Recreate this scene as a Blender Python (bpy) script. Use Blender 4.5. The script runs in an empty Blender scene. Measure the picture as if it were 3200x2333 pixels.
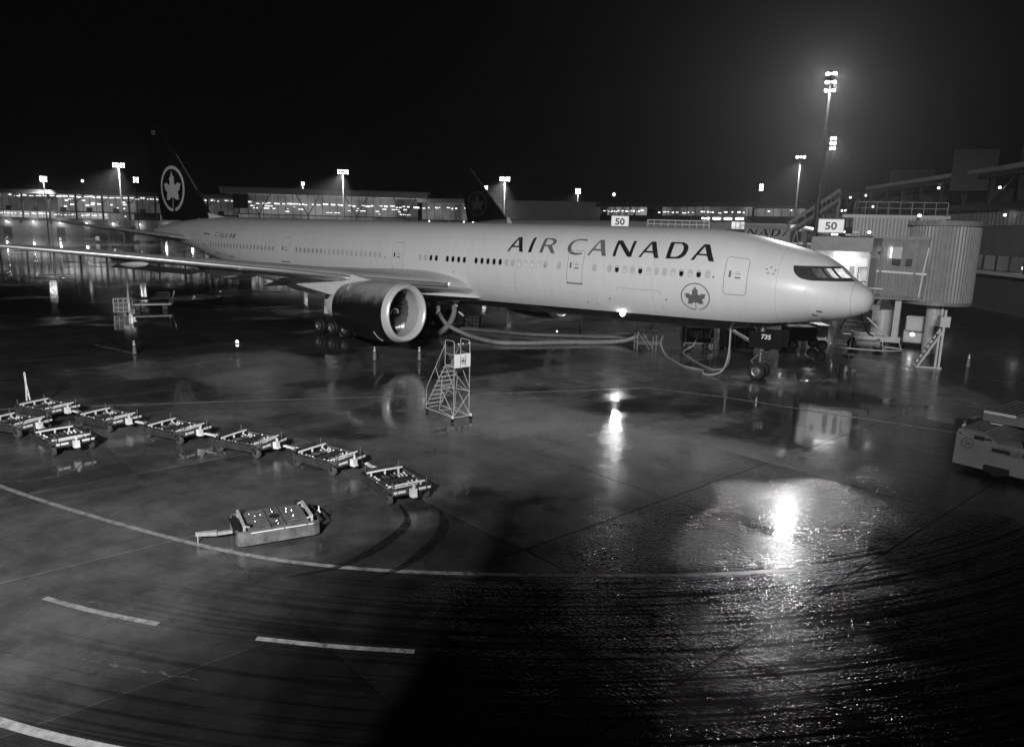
import bpy, bmesh, math, random
import numpy as np
from mathutils import Vector, Matrix
random.seed(7)
SC = bpy.context.scene
COL = SC.collection
pi = math.pi

# ------------------------------------------------------------------ camera
cam_d = bpy.data.cameras.new('camera')
cam = bpy.data.objects.new('camera', cam_d); COL.objects.link(cam)
cam_d.sensor_width = 36.0; cam_d.lens = 36.0 * 2313.8 / 3200.0
cam_d.clip_start = 0.2; cam_d.clip_end = 3000
_r = Vector((0.81368736, 0.58071152, 0.02621092)); _u = Vector((-0.13322914, 0.14241011, 0.98080037)); _f = Vector((-0.56582937, 0.80155692, -0.193245))
_m = Matrix((_r, _u, -_f)).transposed().to_4x4(); _m.translation = (7.3935, -44.9063, 8.6536)
cam.matrix_world = _m
SC.camera = cam

# ------------------------------------------------------------------ night sky
W = bpy.data.worlds.new('World'); SC.world = W; W.use_nodes = True
W.node_tree.nodes['Background'].inputs[0].default_value = (1, 1, 1, 1)
W.node_tree.nodes['Background'].inputs[1].default_value = 0.00008
SC.view_settings.view_transform = 'Standard'; SC.view_settings.look = 'None'
SC.view_settings.exposure = 0.0; SC.view_settings.gamma = 1.0; SC.view_settings.use_curve_mapping = False
SC.render.engine = 'CYCLES'
cy = SC.cycles
cy.use_denoising = True
cy.max_bounces = 7; cy.diffuse_bounces = 2; cy.glossy_bounces = 4; cy.transmission_bounces = 3
cy.transparent_max_bounces = 8; cy.volume_bounces = 0
cy.sample_clamp_indirect = 3.0; cy.caustics_reflective = True; cy.blur_glossy = 1.0; cy.caustics_refractive = False

def lamp(name, kind, loc, power, target=None, angle=100, blend=0.3, radius=0.2, parent=None, scatter=1.0):
    d = bpy.data.lights.new(name, kind); d.energy = power; d.color = (1, 1, 1)
    if kind != 'AREA': d.shadow_soft_size = radius
    if kind == 'SPOT': d.spot_size = math.radians(angle); d.spot_blend = blend
    o = bpy.data.objects.new(name, d); COL.objects.link(o); o.location = loc
    if target is not None:
        o.rotation_euler = (Vector(target) - Vector(loc)).to_track_quat('-Z', 'Y').to_euler()
    if parent: o.parent = parent
    return o

KEY = Vector((13.0, -66.0, 21.0))      # the apron floodlights on the mast behind the terminal
KEY_POWER = 130000.0

# ------------------------------------------------------------------ mesh helpers
class MB:
    def __init__(s): s.v = []; s.f = []
    def add(s, v, f):
        n = len(s.v); s.v += [tuple(p) for p in v]; s.f += [tuple(i + n for i in q) for q in f]; return s
    def box(s, c, d, R=None, taper=None):
        x, y, z = d[0]/2, d[1]/2, d[2]/2; tx, ty = taper or (1, 1)
        P = [(-x,-y,-z),(x,-y,-z),(x,y,-z),(-x,y,-z),(-x*tx,-y*ty,z),(x*tx,-y*ty,z),(x*tx,y*ty,z),(-x*tx,y*ty,z)]
        if R is not None: P = [R @ Vector(p) for p in P]
        P = [(p[0]+c[0], p[1]+c[1], p[2]+c[2]) for p in P]
        return s.add(P, [(0,3,2,1),(4,5,6,7),(0,1,5,4),(1,2,6,5),(2,3,7,6),(3,0,4,7)])
    def bevbox(s, c, d, b=0.05):
        x, y, z = d[0]/2, d[1]/2, d[2]/2
        ring = [(-x+b,-y),(x-b,-y),(x,-y+b),(x,y-b),(x-b,y),(-x+b,y),(-x,y-b),(-x,-y+b)]
        ins = lambda k: [(px*(1-b/x) , py*(1-b/y)) for px, py in ring]
        L = [(ins(0), -z), (ring, -z+b), (ring, z-b), (ins(0), z)]
        P = [(c[0]+px, c[1]+py, c[2]+zz) for R, zz in L for px, py in R]
        F = [tuple(reversed(range(8))), tuple(range(24, 32))]
        for k in range(3):
            for i in range(8): F.append((k*8+i, k*8+(i+1) % 8, k*8+8+(i+1) % 8, k*8+8+i))
        return s.add(P, F)
    def cyl(s, a, b, r0, r1=None, n=12, caps=True):
        a = Vector(a); b = Vector(b); r1 = r0 if r1 is None else r1
        d = (b-a).normalized(); h = Vector((0,0,1)) if abs(d.z) < .9 else Vector((1,0,0))
        e1 = d.cross(h).normalized(); e2 = d.cross(e1)
        P = []
        for c, r in ((a, r0), (b, r1)):
            for i in range(n):
                t = 2*pi*i/n; P.append(c + e1*(r*math.cos(t)) + e2*(r*math.sin(t)))
        F = [(i, (i+1) % n, n+(i+1) % n, n+i) for i in range(n)]
        if caps: F += [tuple(reversed(range(n))), tuple(range(n, 2*n))]
        return s.add(P, F)
    def bar(s, a, b, w, h):
        a = Vector(a); b = Vector(b); d = b-a; L = d.length; d.normalize()
        up = Vector((0,0,1)) if abs(d.z) < .95 else Vector((0,1,0))
        sx = d.cross(up).normalized(); uz = sx.cross(d)
        R = Matrix((d, sx, uz)).transposed()
        return s.box((a+b)/2, (L, w, h), R)
    def tube(s, path, r, n=8, closed=False):
        P = [Vector(p) for p in path]; m = len(P); V = []; F = []; pe = None
        for i in range(m):
            if closed: d = P[(i+1) % m]-P[i-1]
            else: d = P[min(i+1, m-1)]-P[max(i-1, 0)]
            d.normalize()
            if pe is None:
                h = Vector((0,0,1)) if abs(d.z) < .9 else Vector((1,0,0)); e1 = d.cross(h).normalized()
            else: e1 = (pe - d*pe.dot(d)).normalized()
            pe = e1; e2 = d.cross(e1); rr = r[i] if hasattr(r, '__len__') else r
            for k in range(n):
                t = 2*pi*k/n; V.append(P[i]+e1*(rr*math.cos(t))+e2*(rr*math.sin(t)))
        for i in range(m if closed else m-1):
            j = (i+1) % m
            for k in range(n): F.append((i*n+k, i*n+(k+1) % n, j*n+(k+1) % n, j*n+k))
        if not closed: F += [tuple(reversed(range(n))), tuple(range((m-1)*n, m*n))]
        return s.add(V, F)
    def lathe(s, prof, o, axis='x', n=40, arc=None):
        V = []; F = []; m = len(prof)
        for a, r in prof:
            for k in range(n):
                t = 2*pi*k/n; c, q = r*math.cos(t), r*math.sin(t)
                V.append({'x': (o[0]+a, o[1]+c, o[2]+q), 'y': (o[0]+c, o[1]+a, o[2]+q), 'z': (o[0]+c, o[1]+q, o[2]+a)}[axis])
        for i in range(m-1):
            for k in range(n): F.append((i*n+k, i*n+(k+1) % n, (i+1)*n+(k+1) % n, (i+1)*n+k))
        return s.add(V, F)
    def disc(s, o, r, axis='x', n=24, r_in=0):
        return s.lathe([(0, max(r_in, 1e-4)), (0, r)], o, axis, n)
    def prism(s, poly, z0, z1, mapf=lambda x, y, z: (x, y, z)):
        n = len(poly)
        P = [mapf(x, y, z0) for x, y in poly]+[mapf(x, y, z1) for x, y in poly]
        F = [tuple(reversed(range(n))), tuple(range(n, 2*n))]+[(i, (i+1) % n, n+(i+1) % n, n+i) for i in range(n)]
        return s.add(P, F)
    def grid(s, rows):
        V = [p for r in rows for p in r]; n = len(rows[0]); F = []
        for i in range(len(rows)-1):
            for k in range(n-1): F.append((i*n+k, i*n+k+1, (i+1)*n+k+1, (i+1)*n+k))
        return s.add(V, F)
    def mesh(s, name, smooth=False):
        me = bpy.data.meshes.new(name); me.from_pydata(s.v, [], s.f)
        bm = bmesh.new(); bm.from_mesh(me); bmesh.ops.recalc_face_normals(bm, faces=bm.faces)
        if smooth:
            for f in bm.faces: f.smooth = True
            for e in bm.edges:
                if len(e.link_faces) == 2 and e.calc_face_angle(0) > 0.6: e.smooth = False
        bm.to_mesh(me); bm.free(); me.update()
        return me
    def build(s, name, mat, parent=None, smooth=False, **kw):
        return link(name, s.mesh(name, smooth), mat, parent, **kw)

def link(name, me, mat, parent=None, loc=None, rot=None, label=None, kind=None):
    if mat is not None and not me.materials: me.materials.append(mat)
    o = bpy.data.objects.new(name, me); COL.objects.link(o)
    if parent: o.parent = parent
    if loc is not None: o.location = loc
    if rot is not None: o.rotation_euler = rot
    if label: o['label'] = label
    if kind: o['kind'] = kind
    return o

def tag(o, label, cat, group=None):
    o['label'] = label; o['category'] = cat
    if group: o['group'] = group
    return o

def thing(name, label, cat, loc=(0,0,0), rz=0.0, group=None):
    o = bpy.data.objects.new(name, None); COL.objects.link(o); o.empty_display_size = .3
    o.location = loc; o.rotation_euler = (0, 0, rz)
    return tag(o, label, cat, group)

def dup(root, loc, rz, label, group=None):
    r = root.copy(); COL.objects.link(r); r.location = loc; r.rotation_euler = (0, 0, rz); r['label'] = label
    if group: r['group'] = group
    for ch in list(root.children):
        c = ch.copy(); COL.objects.link(c); c.parent = r
        for g in list(ch.children):
            d = g.copy(); COL.objects.link(d); d.parent = c
    return r

# ------------------------------------------------------------------ materials (a black and white picture: greys only)
def nodes(name):
    m = bpy.data.materials.new(name); m.use_nodes = True
    nt = m.node_tree; return m, nt, nt.nodes['Principled BSDF']
def g4(v): return (v, v, v, 1)
def mat(name, v, rough=.5, metal=0.0, emit=0.0, coat=0.0, var=0.0, vscale=3.0, bump=0.0):
    m, nt, b = nodes(name)
    b.inputs['Base Color'].default_value = g4(v); b.inputs['Roughness'].default_value = rough
    b.inputs['Metallic'].default_value = metal; b.inputs['Coat Weight'].default_value = coat; b.inputs['Coat Roughness'].default_value = .035
    if emit:
        b.inputs['Emission Color'].default_value = g4(1); b.inputs['Emission Strength'].default_value = emit
    if var or bump:
        tc = nt.nodes.new('ShaderNodeTexCoord')
        n = nt.nodes.new('ShaderNodeTexNoise'); n.inputs['Scale'].default_value = vscale; n.inputs['Detail'].default_value = 6; n.inputs['Roughness'].default_value = .65
        nt.links.new(tc.outputs['Object'], n.inputs['Vector'])
        if var:
            r = nt.nodes.new('ShaderNodeMapRange'); r.inputs['From Min'].default_value = .3; r.inputs['From Max'].default_value = .7
            r.inputs['To Min'].default_value = v*(1-var); r.inputs['To Max'].default_value = min(1, v*(1+var*.6))
            nt.links.new(n.outputs['Fac'], r.inputs['Value']); nt.links.new(r.outputs['Result'], b.inputs['Base Color'])
            r2 = nt.nodes.new('ShaderNodeMapRange'); r2.inputs['To Min'].default_value = max(.03, rough-.12); r2.inputs['To Max'].default_value = min(1, rough+.15)
            nt.links.new(n.outputs['Fac'], r2.inputs['Value']); nt.links.new(r2.outputs['Result'], b.inputs['Roughness'])
        if bump:
            bp = nt.nodes.new('ShaderNodeBump'); bp.inputs['Strength'].default_value = bump; bp.inputs['Distance'].default_value = .02
            nt.links.new(n.outputs['Fac'], bp.inputs['Height']); nt.links.new(bp.outputs['Normal'], b.inputs['Normal'])
    return m
def emis(name, v, var=0.0, scale=1.0):
    m = bpy.data.materials.new(name); m.use_nodes = True; nt = m.node_tree
    nt.nodes.remove(nt.nodes['Principled BSDF'])
    e = nt.nodes.new('ShaderNodeEmission'); e.inputs['Strength'].default_value = v
    nt.links.new(e.outputs[0], nt.nodes['Material Output'].inputs[0])
    if var:
        tc = nt.nodes.new('ShaderNodeTexCoord'); n = nt.nodes.new('ShaderNodeTexNoise'); n.inputs['Scale'].default_value = scale; n.inputs['Detail'].default_value = 4
        r = nt.nodes.new('ShaderNodeMapRange'); r.inputs['From Min'].default_value = .35; r.inputs['From Max'].default_value = .65
        r.inputs['To Min'].default_value = v*(1-var); r.inputs['To Max'].default_value = v*(1+var)
        nt.links.new(tc.outputs['Object'], n.inputs['Vector']); nt.links.new(n.outputs['Fac'], r.inputs['Value']); nt.links.new(r.outputs['Result'], e.inputs['Strength'])
    return m
def glassy(name, t=.75, v=.02):
    m, nt, b = nodes(name)
    b.inputs['Base Color'].default_value = g4(v); b.inputs['Roughness'].default_value = .05
    tr = nt.nodes.new('ShaderNodeBsdfTransparent'); mx = nt.nodes.new('ShaderNodeMixShader'); mx.inputs[0].default_value = 1-t
    nt.links.new(tr.outputs[0], mx.inputs[1]); nt.links.new(b.outputs[0], mx.inputs[2]); nt.links.new(mx.outputs[0], nt.nodes['Material Output'].inputs[0])
    return m

white = mat('white_paint', .80, .36, coat=.5, var=.03, vscale=.5)
# rain streaks and grime run down the paint
nt_ = white.node_tree; b_ = nt_.nodes['Principled BSDF']; tc_ = nt_.nodes.new('ShaderNodeTexCoord'); mp_ = nt_.nodes.new('ShaderNodeMapping'); mp_.inputs['Scale'].default_value = (2.2, .25, .22)
ns_ = nt_.nodes.new('ShaderNodeTexNoise'); ns_.inputs['Scale'].default_value = 1.0; ns_.inputs['Detail'].default_value = 8; ns_.inputs['Roughness'].default_value = .7
rg_ = nt_.nodes.new('ShaderNodeMapRange'); rg_.inputs['From Min'].default_value = .3; rg_.inputs['From Max'].default_value = .7; rg_.inputs['To Min'].default_value = .76; rg_.inputs['To Max'].default_value = .83
nt_.links.new(tc_.outputs['Object'], mp_.inputs['Vector']); nt_.links.new(mp_.outputs[0], ns_.inputs['Vector']); nt_.links.new(ns_.outputs['Fac'], rg_.inputs['Value']); nt_.links.new(rg_.outputs['Result'], b_.inputs['Base Color'])
white2 = mat('white_metal', .72, .4, var=.12, vscale=2)
wingm = mat('wing_grey', .55, .3, var=.1, vscale=.6, coat=.2)
belly_black = mat('black_paint', .012, .22, coat=.3)
decal_black = mat('black_lettering', .02, .3)
decal_mid = mat('grey_lettering', .16, .35, var=.3, vscale=2)
seam = mat('seam_grey', .36, .5)
dark = mat('dark_steel', .03, .45, metal=.3, var=.35, vscale=4)
black = mat('black_rubber', .012, .6, var=.3, vscale=8)
steel = mat('steel', .35, .35, metal=.8, var=.3, vscale=4)
chrome = mat('polished_metal', .75, .14, metal=1.0)
greyp = mat('grey_paint', .26, .42, var=.35, vscale=3)
midp = mat('mid_grey_paint', .16, .42, var=.4, vscale=3)
zinc = mat('galvanised_bar', .93, .3, var=.06, vscale=10)
reflector = mat('reflector_tape', .9, .25)
lampface = emis('lamp_face', 40)
lampfar = emis('far_lamp_face', 14)
tubelight = emis('tube_light', 3.5)
signface = emis('sign_face', .75)

# ------------------------------------------------------------------ flat shapes laid on curved skins
def fill_polys(polys):
    bm = bmesh.new(); ed = []
    for P in polys:
        vs = [bm.verts.new((x, y, 0)) for x, y in P]
        for i in range(len(vs)): ed.append(bm.edges.new((vs[i], vs[(i+1) % len(vs)])))
    bmesh.ops.triangle_fill(bm, edges=ed, use_beauty=True, use_dissolve=False)
    return bm
def text_bm(txt, shear=0.0, bold=0.0):
    cu = bpy.data.curves.new('text', 'FONT'); cu.body = txt; cu.size = 1.0; cu.shear = shear; cu.offset = bold; cu.resolution_u = 4; cu.fill_mode = 'FRONT'
    o = bpy.data.objects.new('text', cu); COL.objects.link(o)
    dg = bpy.context.evaluated_depsgraph_get(); me = bpy.data.meshes.new_from_object(o.evaluated_get(dg))
    bm = bmesh.new(); bm.from_mesh(me); bmesh.ops.remove_doubles(bm, verts=bm.verts, dist=1e-5)
    bpy.data.objects.remove(o); bpy.data.curves.remove(cu); bpy.data.meshes.remove(me)
    xs = [v.co.x for v in bm.verts]; ys = [v.co.y for v in bm.verts]
    x0, x1, y0, y1 = min(xs), max(xs), min(ys), max(ys)
    for v in bm.verts: v.co.x = (v.co.x-x0)/(x1-x0); v.co.y = (v.co.y-y0)/(y1-y0)
    return bm, (x1-x0)/(y1-y0)
def decal(name, bm, mapf, m, parent, cut=None):
    if cut:
        for ax in (0, 1):
            st = cut[ax]
            if not st: continue
            lo = min(v.co[ax] for v in bm.verts); hi = max(v.co[ax] for v in bm.verts)
            k = math.ceil(lo/st+1e-6)
            while k*st < hi:
                co = [0,0,0]; co[ax] = k*st; no = [0,0,0]; no[ax] = 1
                bmesh.ops.bisect_plane(bm, geom=bm.verts[:]+bm.edges[:]+bm.faces[:], plane_co=co, plane_no=no); k += 1
    for v in bm.verts: v.co = mapf(v.co.x, v.co.y)
    me = bpy.data.meshes.new(name); bm.to_mesh(me); bm.free()
    return link(name, me, m, parent)

LEAF = [(-0.01,0.83),(0.043,0.699),(0.126,0.578),(0.211,0.551),(0.192,0.386),(0.198,0.248),(0.27,0.184),(0.352,0.199),(0.516,0.309),(0.58,0.253),(0.774,0.234),(0.681,0.095),(0.672,-0.03),(0.518,-0.116),(0.48,-0.202),(0.538,-0.317),(0.538,-0.42),(0.599,-0.558),(0.492,-0.472),(0.34,-0.526),(0.089,-0.407),(0.026,-0.407),(0.022,-0.736),(-0.011,-1.03),(-0.05,-1.03),(-0.05,-0.908),(-0.024,-0.701),(-0.028,-0.418),(-0.107,-0.387),(-0.355,-0.546),(-0.451,-0.507),(-0.595,-0.531),(-0.523,-0.398),(-0.54,-0.305),(-0.482,-0.206),(-0.502,-0.134),(-0.679,-0.022),(-0.682,0.086),(-0.785,0.229),(-0.601,0.235),(-0.52,0.312),(-0.321,0.179),(-0.255,0.184),(-0.203,0.285),(-0.234,0.534),(-0.152,0.531),(-0.079,0.656)]
def ring_poly(w=.085, gap=(-1.62, -1.40), n=48):
    a0 = gap[1]; a1 = gap[0]+2*pi
    A = [a0+(a1-a0)*i/n for i in range(n+1)]
    return [((1+w/2)*math.cos(a), (1+w/2)*math.sin(a)) for a in A]+[((1-w/2)*math.cos(a), (1-w/2)*math.sin(a)) for a in reversed(A)]
def emblem(parent, mapf, R, m, w=.085, cut=None, name='maple_emblem', m2=None):
    o = decal(name, fill_polys([[(x*R, y*R) for x, y in ring_poly(w)]]), mapf, m, parent, cut)
    l = decal('maple_leaf', fill_polys([[(x*R, y*R) for x, y in LEAF]]), mapf, m2 or m, None, cut)
    l.parent = o
    return o
# ------------------------------------------------------------------ airliner
def pchip(X, Y):
    X = np.array(X, float); Y = np.array(Y, float); h = np.diff(X); d = np.diff(Y)/h
    m = np.zeros_like(Y); m[0] = d[0]; m[-1] = d[-1]
    for i in range(1, len(X)-1):
        m[i] = 0 if d[i-1]*d[i] <= 0 else 2*d[i-1]*d[i]/(d[i-1]+d[i])
    def f(x):
        x = min(max(x, X[0]), X[-1]); i = min(max(int(np.searchsorted(X, x)-1), 0), len(h)-1)
        t = (x-X[i])/h[i]; a = 1-t
        return Y[i]*(1+2*t)*a*a+m[i]*h[i]*t*a*a+Y[i+1]*(3-2*t)*t*t-m[i+1]*h[i]*t*t*a
    return f
ZT = pchip([0,.05,.29,.6,.9,1.15,1.76,1.93,2.75,3.73,4.73,6.09,7.5,9,11,57,60,63,66,69,71.5,73.1],
           [5.25,5.5,5.83,6.05,6.22,6.40,6.95,7.09,7.55,7.88,8.15,8.46,8.70,8.86,8.93,8.93,8.9,8.78,8.55,8.2,7.85,7.45])
ZB = pchip([0,.05,.18,.58,1.1,1.76,2.69,4,6,8,10,12,47,50,53,57,61,65,69,72,73.1],
           [5.25,4.95,4.62,4.39,4.18,4.0,3.84,3.55,3.15,2.9,2.78,2.73,2.73,2.85,3.25,4.0,4.85,5.65,6.35,6.85,7.1])
WH = pchip([0,.05,.29,.9,1.76,2.75,3.73,4.73,6.1,7.5,9,11,49,52,56,60,64,68,71,73.1],
           [.02,.35,.85,1.45,1.98,2.38,2.63,2.80,2.94,3.03,3.08,3.1,3.1,3.08,2.88,2.48,1.88,1.2,.68,.25])
ZM = pchip([0,.3,3,8,47,55,61,67,73.1], [5.25,5.27,5.5,5.83,5.83,6.0,6.5,7.2,7.3])
ZBEL = pchip([0,2.5,6,12,30,55], [3.9,3.86,3.58,3.52,3.34,3.3])
def sec(s, t, off=0.0, side=-1):
    """Point of the skin at station s, angle t (0 at the widest place, 90 deg at the crown)."""
    zm = ZM(s); st = math.sin(t); a = (ZT(s) if st > 0 else 2*zm-ZB(s))-zm; w = WH(s)
    y = w*math.cos(t); z = zm+a*st
    if off:
        ny, nz = math.cos(t)/max(w, .05), st/max(a, .05); L = math.hypot(ny, nz); y += off*ny/L; z += off*nz/L
    return Vector((-s, side*y, z))
def tz(s, z):
    zm = ZM(s); a = (ZT(s) if z > zm else 2*zm-ZB(s))-zm
    return math.asin(max(-1, min(1, (z-zm)/a)))
def frame(s, t, off):
    P = sec(s, t, off); U = (sec(s, t+.01, off)-sec(s, t-.01, off)).normalized(); X = (sec(s-.05, t, off)-sec(s+.05, t, off)).normalized()
    N = X.cross(U).normalized(); U = N.cross(X)
    M = Matrix((X, U, N)).transposed().to_4x4(); M.translation = P
    return M
STN = sorted(set([0,.02,.05,.1,.18,.29,.42,.6,.75,.92]+[.92+.2*i for i in range(1, 16)]+[4+.5*i for i in range(17)]+[12.5+2.5*i for i in range(15)]+[49+i for i in range(25)]+[73.1]))
def loft(name, s0, s1, ta, tb, n, m, parent, off=0.0, sta=None):
    rows = []
    for s in [x for x in (sta or STN) if s0-1e-6 <= x <= s1+1e-6]:
        a, b = ta(s), tb(s); rows.append([sec(s, a+(b-a)*k/n, off, -1) for k in range(n+1)])
    mb = MB(); mb.grid(rows); return mb.build(name, m, parent, True)
def tbel(s):
    zb = ZB(s); z = ZBEL(s)
    if s < 2.4 or z <= zb+.02: return -pi/2
    return tz(s, z)

LETTERS={
 'A1':[[(22.979,1.219),(22.422,2.405),(22.125,2.417),(21.653,1.241),(21.956,1.228),(22.081,1.564),(22.652,1.555),(22.813,1.226)],[(22.562,1.671),(22.354,2.203),(22.123,1.674)]],
 'I':[[(21.228,1.224),(21.187,2.373),(21.088,2.414),(20.946,2.429),(20.968,1.236)]],
 'R':[[(20.315,1.237),(20.262,2.398),(19.885,2.414),(19.575,2.404),(19.392,2.337),(19.261,2.215),(19.233,2.081),(19.292,1.933),(19.485,1.799),(19.086,1.23),(19.381,1.233),(19.766,1.686),(19.921,1.743),(20.037,1.746),(20.069,1.241)],[(20.032,1.852),(20.041,2.297),(19.789,2.291),(19.614,2.242),(19.517,2.142),(19.496,2.014),(19.579,1.894),(19.792,1.854)]],
 'C':[[(16.98,2.418),(17.218,2.429),(17.516,2.447),(17.778,2.384),(18.01,2.247),(18.18,2.038),(18.237,1.807),(18.211,1.59),(18.122,1.419),(18.001,1.322),(17.792,1.23),(17.457,1.199),(17.216,1.24),(17.0,1.3),(17.027,1.392),(17.249,1.356),(17.5,1.351),(17.733,1.402),(17.878,1.516),(17.968,1.744),(17.969,1.969),(17.887,2.13),(17.696,2.281),(17.465,2.333),(17.164,2.304),(17.0,2.257)]],
 'A2':[[(16.624,1.227),(16.04,2.415),(15.736,2.437),(15.267,1.238),(15.568,1.243),(15.707,1.567),(16.301,1.568),(16.459,1.235)],[(16.205,1.706),(15.993,2.259),(15.756,1.697)]],
 'N':[[(14.808,1.243),(14.773,2.426),(14.458,2.44),(13.698,1.575),(13.671,2.432),(13.464,2.441),(13.498,1.256),(13.787,1.258),(14.576,2.164),(14.594,1.253)]],
 'A3':[[(13.02,1.255),(12.458,2.435),(12.167,2.449),(11.675,1.265),(11.98,1.263),(12.121,1.596),(12.703,1.593),(12.856,1.263)],[(12.608,1.719),(12.393,2.241),(12.185,1.714)]],
 'D':[[(11.215,1.262),(11.198,2.459),(10.395,2.476),(10.169,2.363),(10.007,2.176),(9.949,1.922),(10.0,1.612),(10.164,1.409),(10.356,1.304)],[(10.939,1.394),(10.931,2.336),(10.539,2.346),(10.382,2.254),(10.281,2.07),(10.251,1.838),(10.338,1.596),(10.489,1.458),(10.602,1.41)]],
 'A4':[[(9.63,1.271),(9.089,2.446),(8.764,2.449),(8.215,1.271),(8.549,1.275),(8.71,1.608),(9.3,1.613),(9.438,1.271)],[(9.218,1.723),(8.999,2.242),(8.761,1.731)]],
}
def skin(off): return lambda u, v: sec(-u, v/3.1, off)     # u = -station, v = arc above the widest place

# wing: (distance from centreline, leading edge station, chord, height of chord line, thickness ratio, twist)
def naca(n=14):
    out = []
    for i in range(n+1):
        x = .5*(1-math.cos(pi*i/n)); y = 5*(.2969*math.sqrt(x)-.126*x-.3516*x*x+.2843*x**3-.1036*x**4); out.append((x, y))
    return out
NAC = naca()
def foil(le, chord, tc, tw):
    """closed outline, list of (dx aft, dz)"""
    P = []
    for x, y in reversed(NAC): P.append((x, y*tc+.03*math.sin(pi*x)))
    for x, y in NAC[1:-1]: P.append((x, -y*tc*.8+.03*math.sin(pi*x)))
    c, s_ = math.cos(tw), math.sin(tw)
    return [(chord*(x*c+z*s_), chord*(z*c-x*s_)) for x, z in P]
def winglike(name, secs, m, parent, cap=True):
    """secs: list of (y, le_station, chord, z, tc, twist)"""
    mb = MB(); V = []; n = None; F = []
    for y, le, ch, z, tc, tw in secs:
        o = foil(le, ch, tc, tw); n = len(o)
        V += [(-(le+dx), y, z+dz) for dx, dz in o]
    for i in range(len(secs)-1):
        for k in range(n): F.append((i*n+k, i*n+(k+1) % n, (i+1)*n+(k+1) % n, (i+1)*n+k))
    if cap: F += [tuple(range(n)), tuple(range((len(secs)-1)*n, len(secs)*n))]
    mb.add(V, F); return mb.build(name, m, parent, True)
def blob(name, x0, x1, y, z, hz0, hz1, w, m, parent, zb=None):
    """canoe shaped fairing from station x0 (front) to x1 (tail); zb height of the tail"""
    rows = []
    for i in range(15):
        t = i/14; s = x0+(x1-x0)*t; e = math.sin(pi*min(1, t*1.0))**.6 if 0 < t < 1 else .02
        r = []
        for k in range(13):
            a = 2*pi*k/12; zz = math.sin(a)*(hz0 if math.sin(a) > 0 else hz1)
            r.append((-s, y+w*e*math.cos(a), z+zz*e+(0 if zb is None else (zb-z)*t*t)))
        rows.append(r)
    mb = MB(); mb.grid(rows); return mb.build(name, m, parent, True)

def wheel(parent, c, r, w, name='wheel', hubm=None):
    mb = MB(); k = r
    mb.lathe([(-w/2,.55*k),(-w/2,.86*k),(-w*.38,.96*k),(-w*.2,k),(w*.2,k),(w*.38,.96*k),(w/2,.86*k),(w/2,.55*k),(-w/2,.55*k)], (0,0,0), 'y', 28)
    o = mb.build(name, black, parent, True); o.location = c
    h = MB(); h.lathe([(-w*.44,.001),(-w*.44,.16*k),(-w*.30,.2*k),(-w*.28,.36*k),(-w*.42,.44*k),(-w*.46,.56*k)], (0,0,0), 'y', 24)
    h.lathe([(w*.44,.001),(w*.44,.16*k),(w*.30,.2*k),(w*.28,.36*k),(w*.42,.44*k),(w*.46,.56*k)], (0,0,0), 'y', 24)
    hb = h.build('wheel_hub', hubm or steel, None, True); hb.parent = o
    return o

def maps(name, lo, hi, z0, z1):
    """paint that changes from lo (below z0) to hi (above z1), with a soft noisy edge: two-tone engine cowls"""
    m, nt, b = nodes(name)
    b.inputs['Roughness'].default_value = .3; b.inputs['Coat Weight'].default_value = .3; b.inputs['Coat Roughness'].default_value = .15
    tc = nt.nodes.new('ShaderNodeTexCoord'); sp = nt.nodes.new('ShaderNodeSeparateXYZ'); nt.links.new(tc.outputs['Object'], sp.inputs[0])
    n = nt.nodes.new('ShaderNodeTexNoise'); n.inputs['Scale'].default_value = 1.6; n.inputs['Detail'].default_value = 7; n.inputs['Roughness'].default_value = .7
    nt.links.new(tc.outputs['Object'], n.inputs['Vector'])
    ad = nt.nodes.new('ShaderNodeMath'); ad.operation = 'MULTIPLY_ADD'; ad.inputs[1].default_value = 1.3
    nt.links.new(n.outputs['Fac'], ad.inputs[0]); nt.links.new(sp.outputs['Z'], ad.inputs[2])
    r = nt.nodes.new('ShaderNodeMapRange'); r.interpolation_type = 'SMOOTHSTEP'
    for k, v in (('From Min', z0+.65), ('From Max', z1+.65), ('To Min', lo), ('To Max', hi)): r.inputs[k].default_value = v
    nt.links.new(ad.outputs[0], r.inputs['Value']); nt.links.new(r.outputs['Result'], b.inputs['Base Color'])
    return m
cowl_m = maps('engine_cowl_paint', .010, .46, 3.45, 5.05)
skinj = mat('skin_joint_grey', .42, .5)
paneshade = mat('window_shade', .56, .5)
panedark = mat('dark_window', .008, .1, coat=.5)
panelit = emis('lit_window', .44, .2, 3)
wframe = mat('window_frame', .58, .4)
glint = mat('leading_edge_metal', .93, .20, metal=.8)

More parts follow.
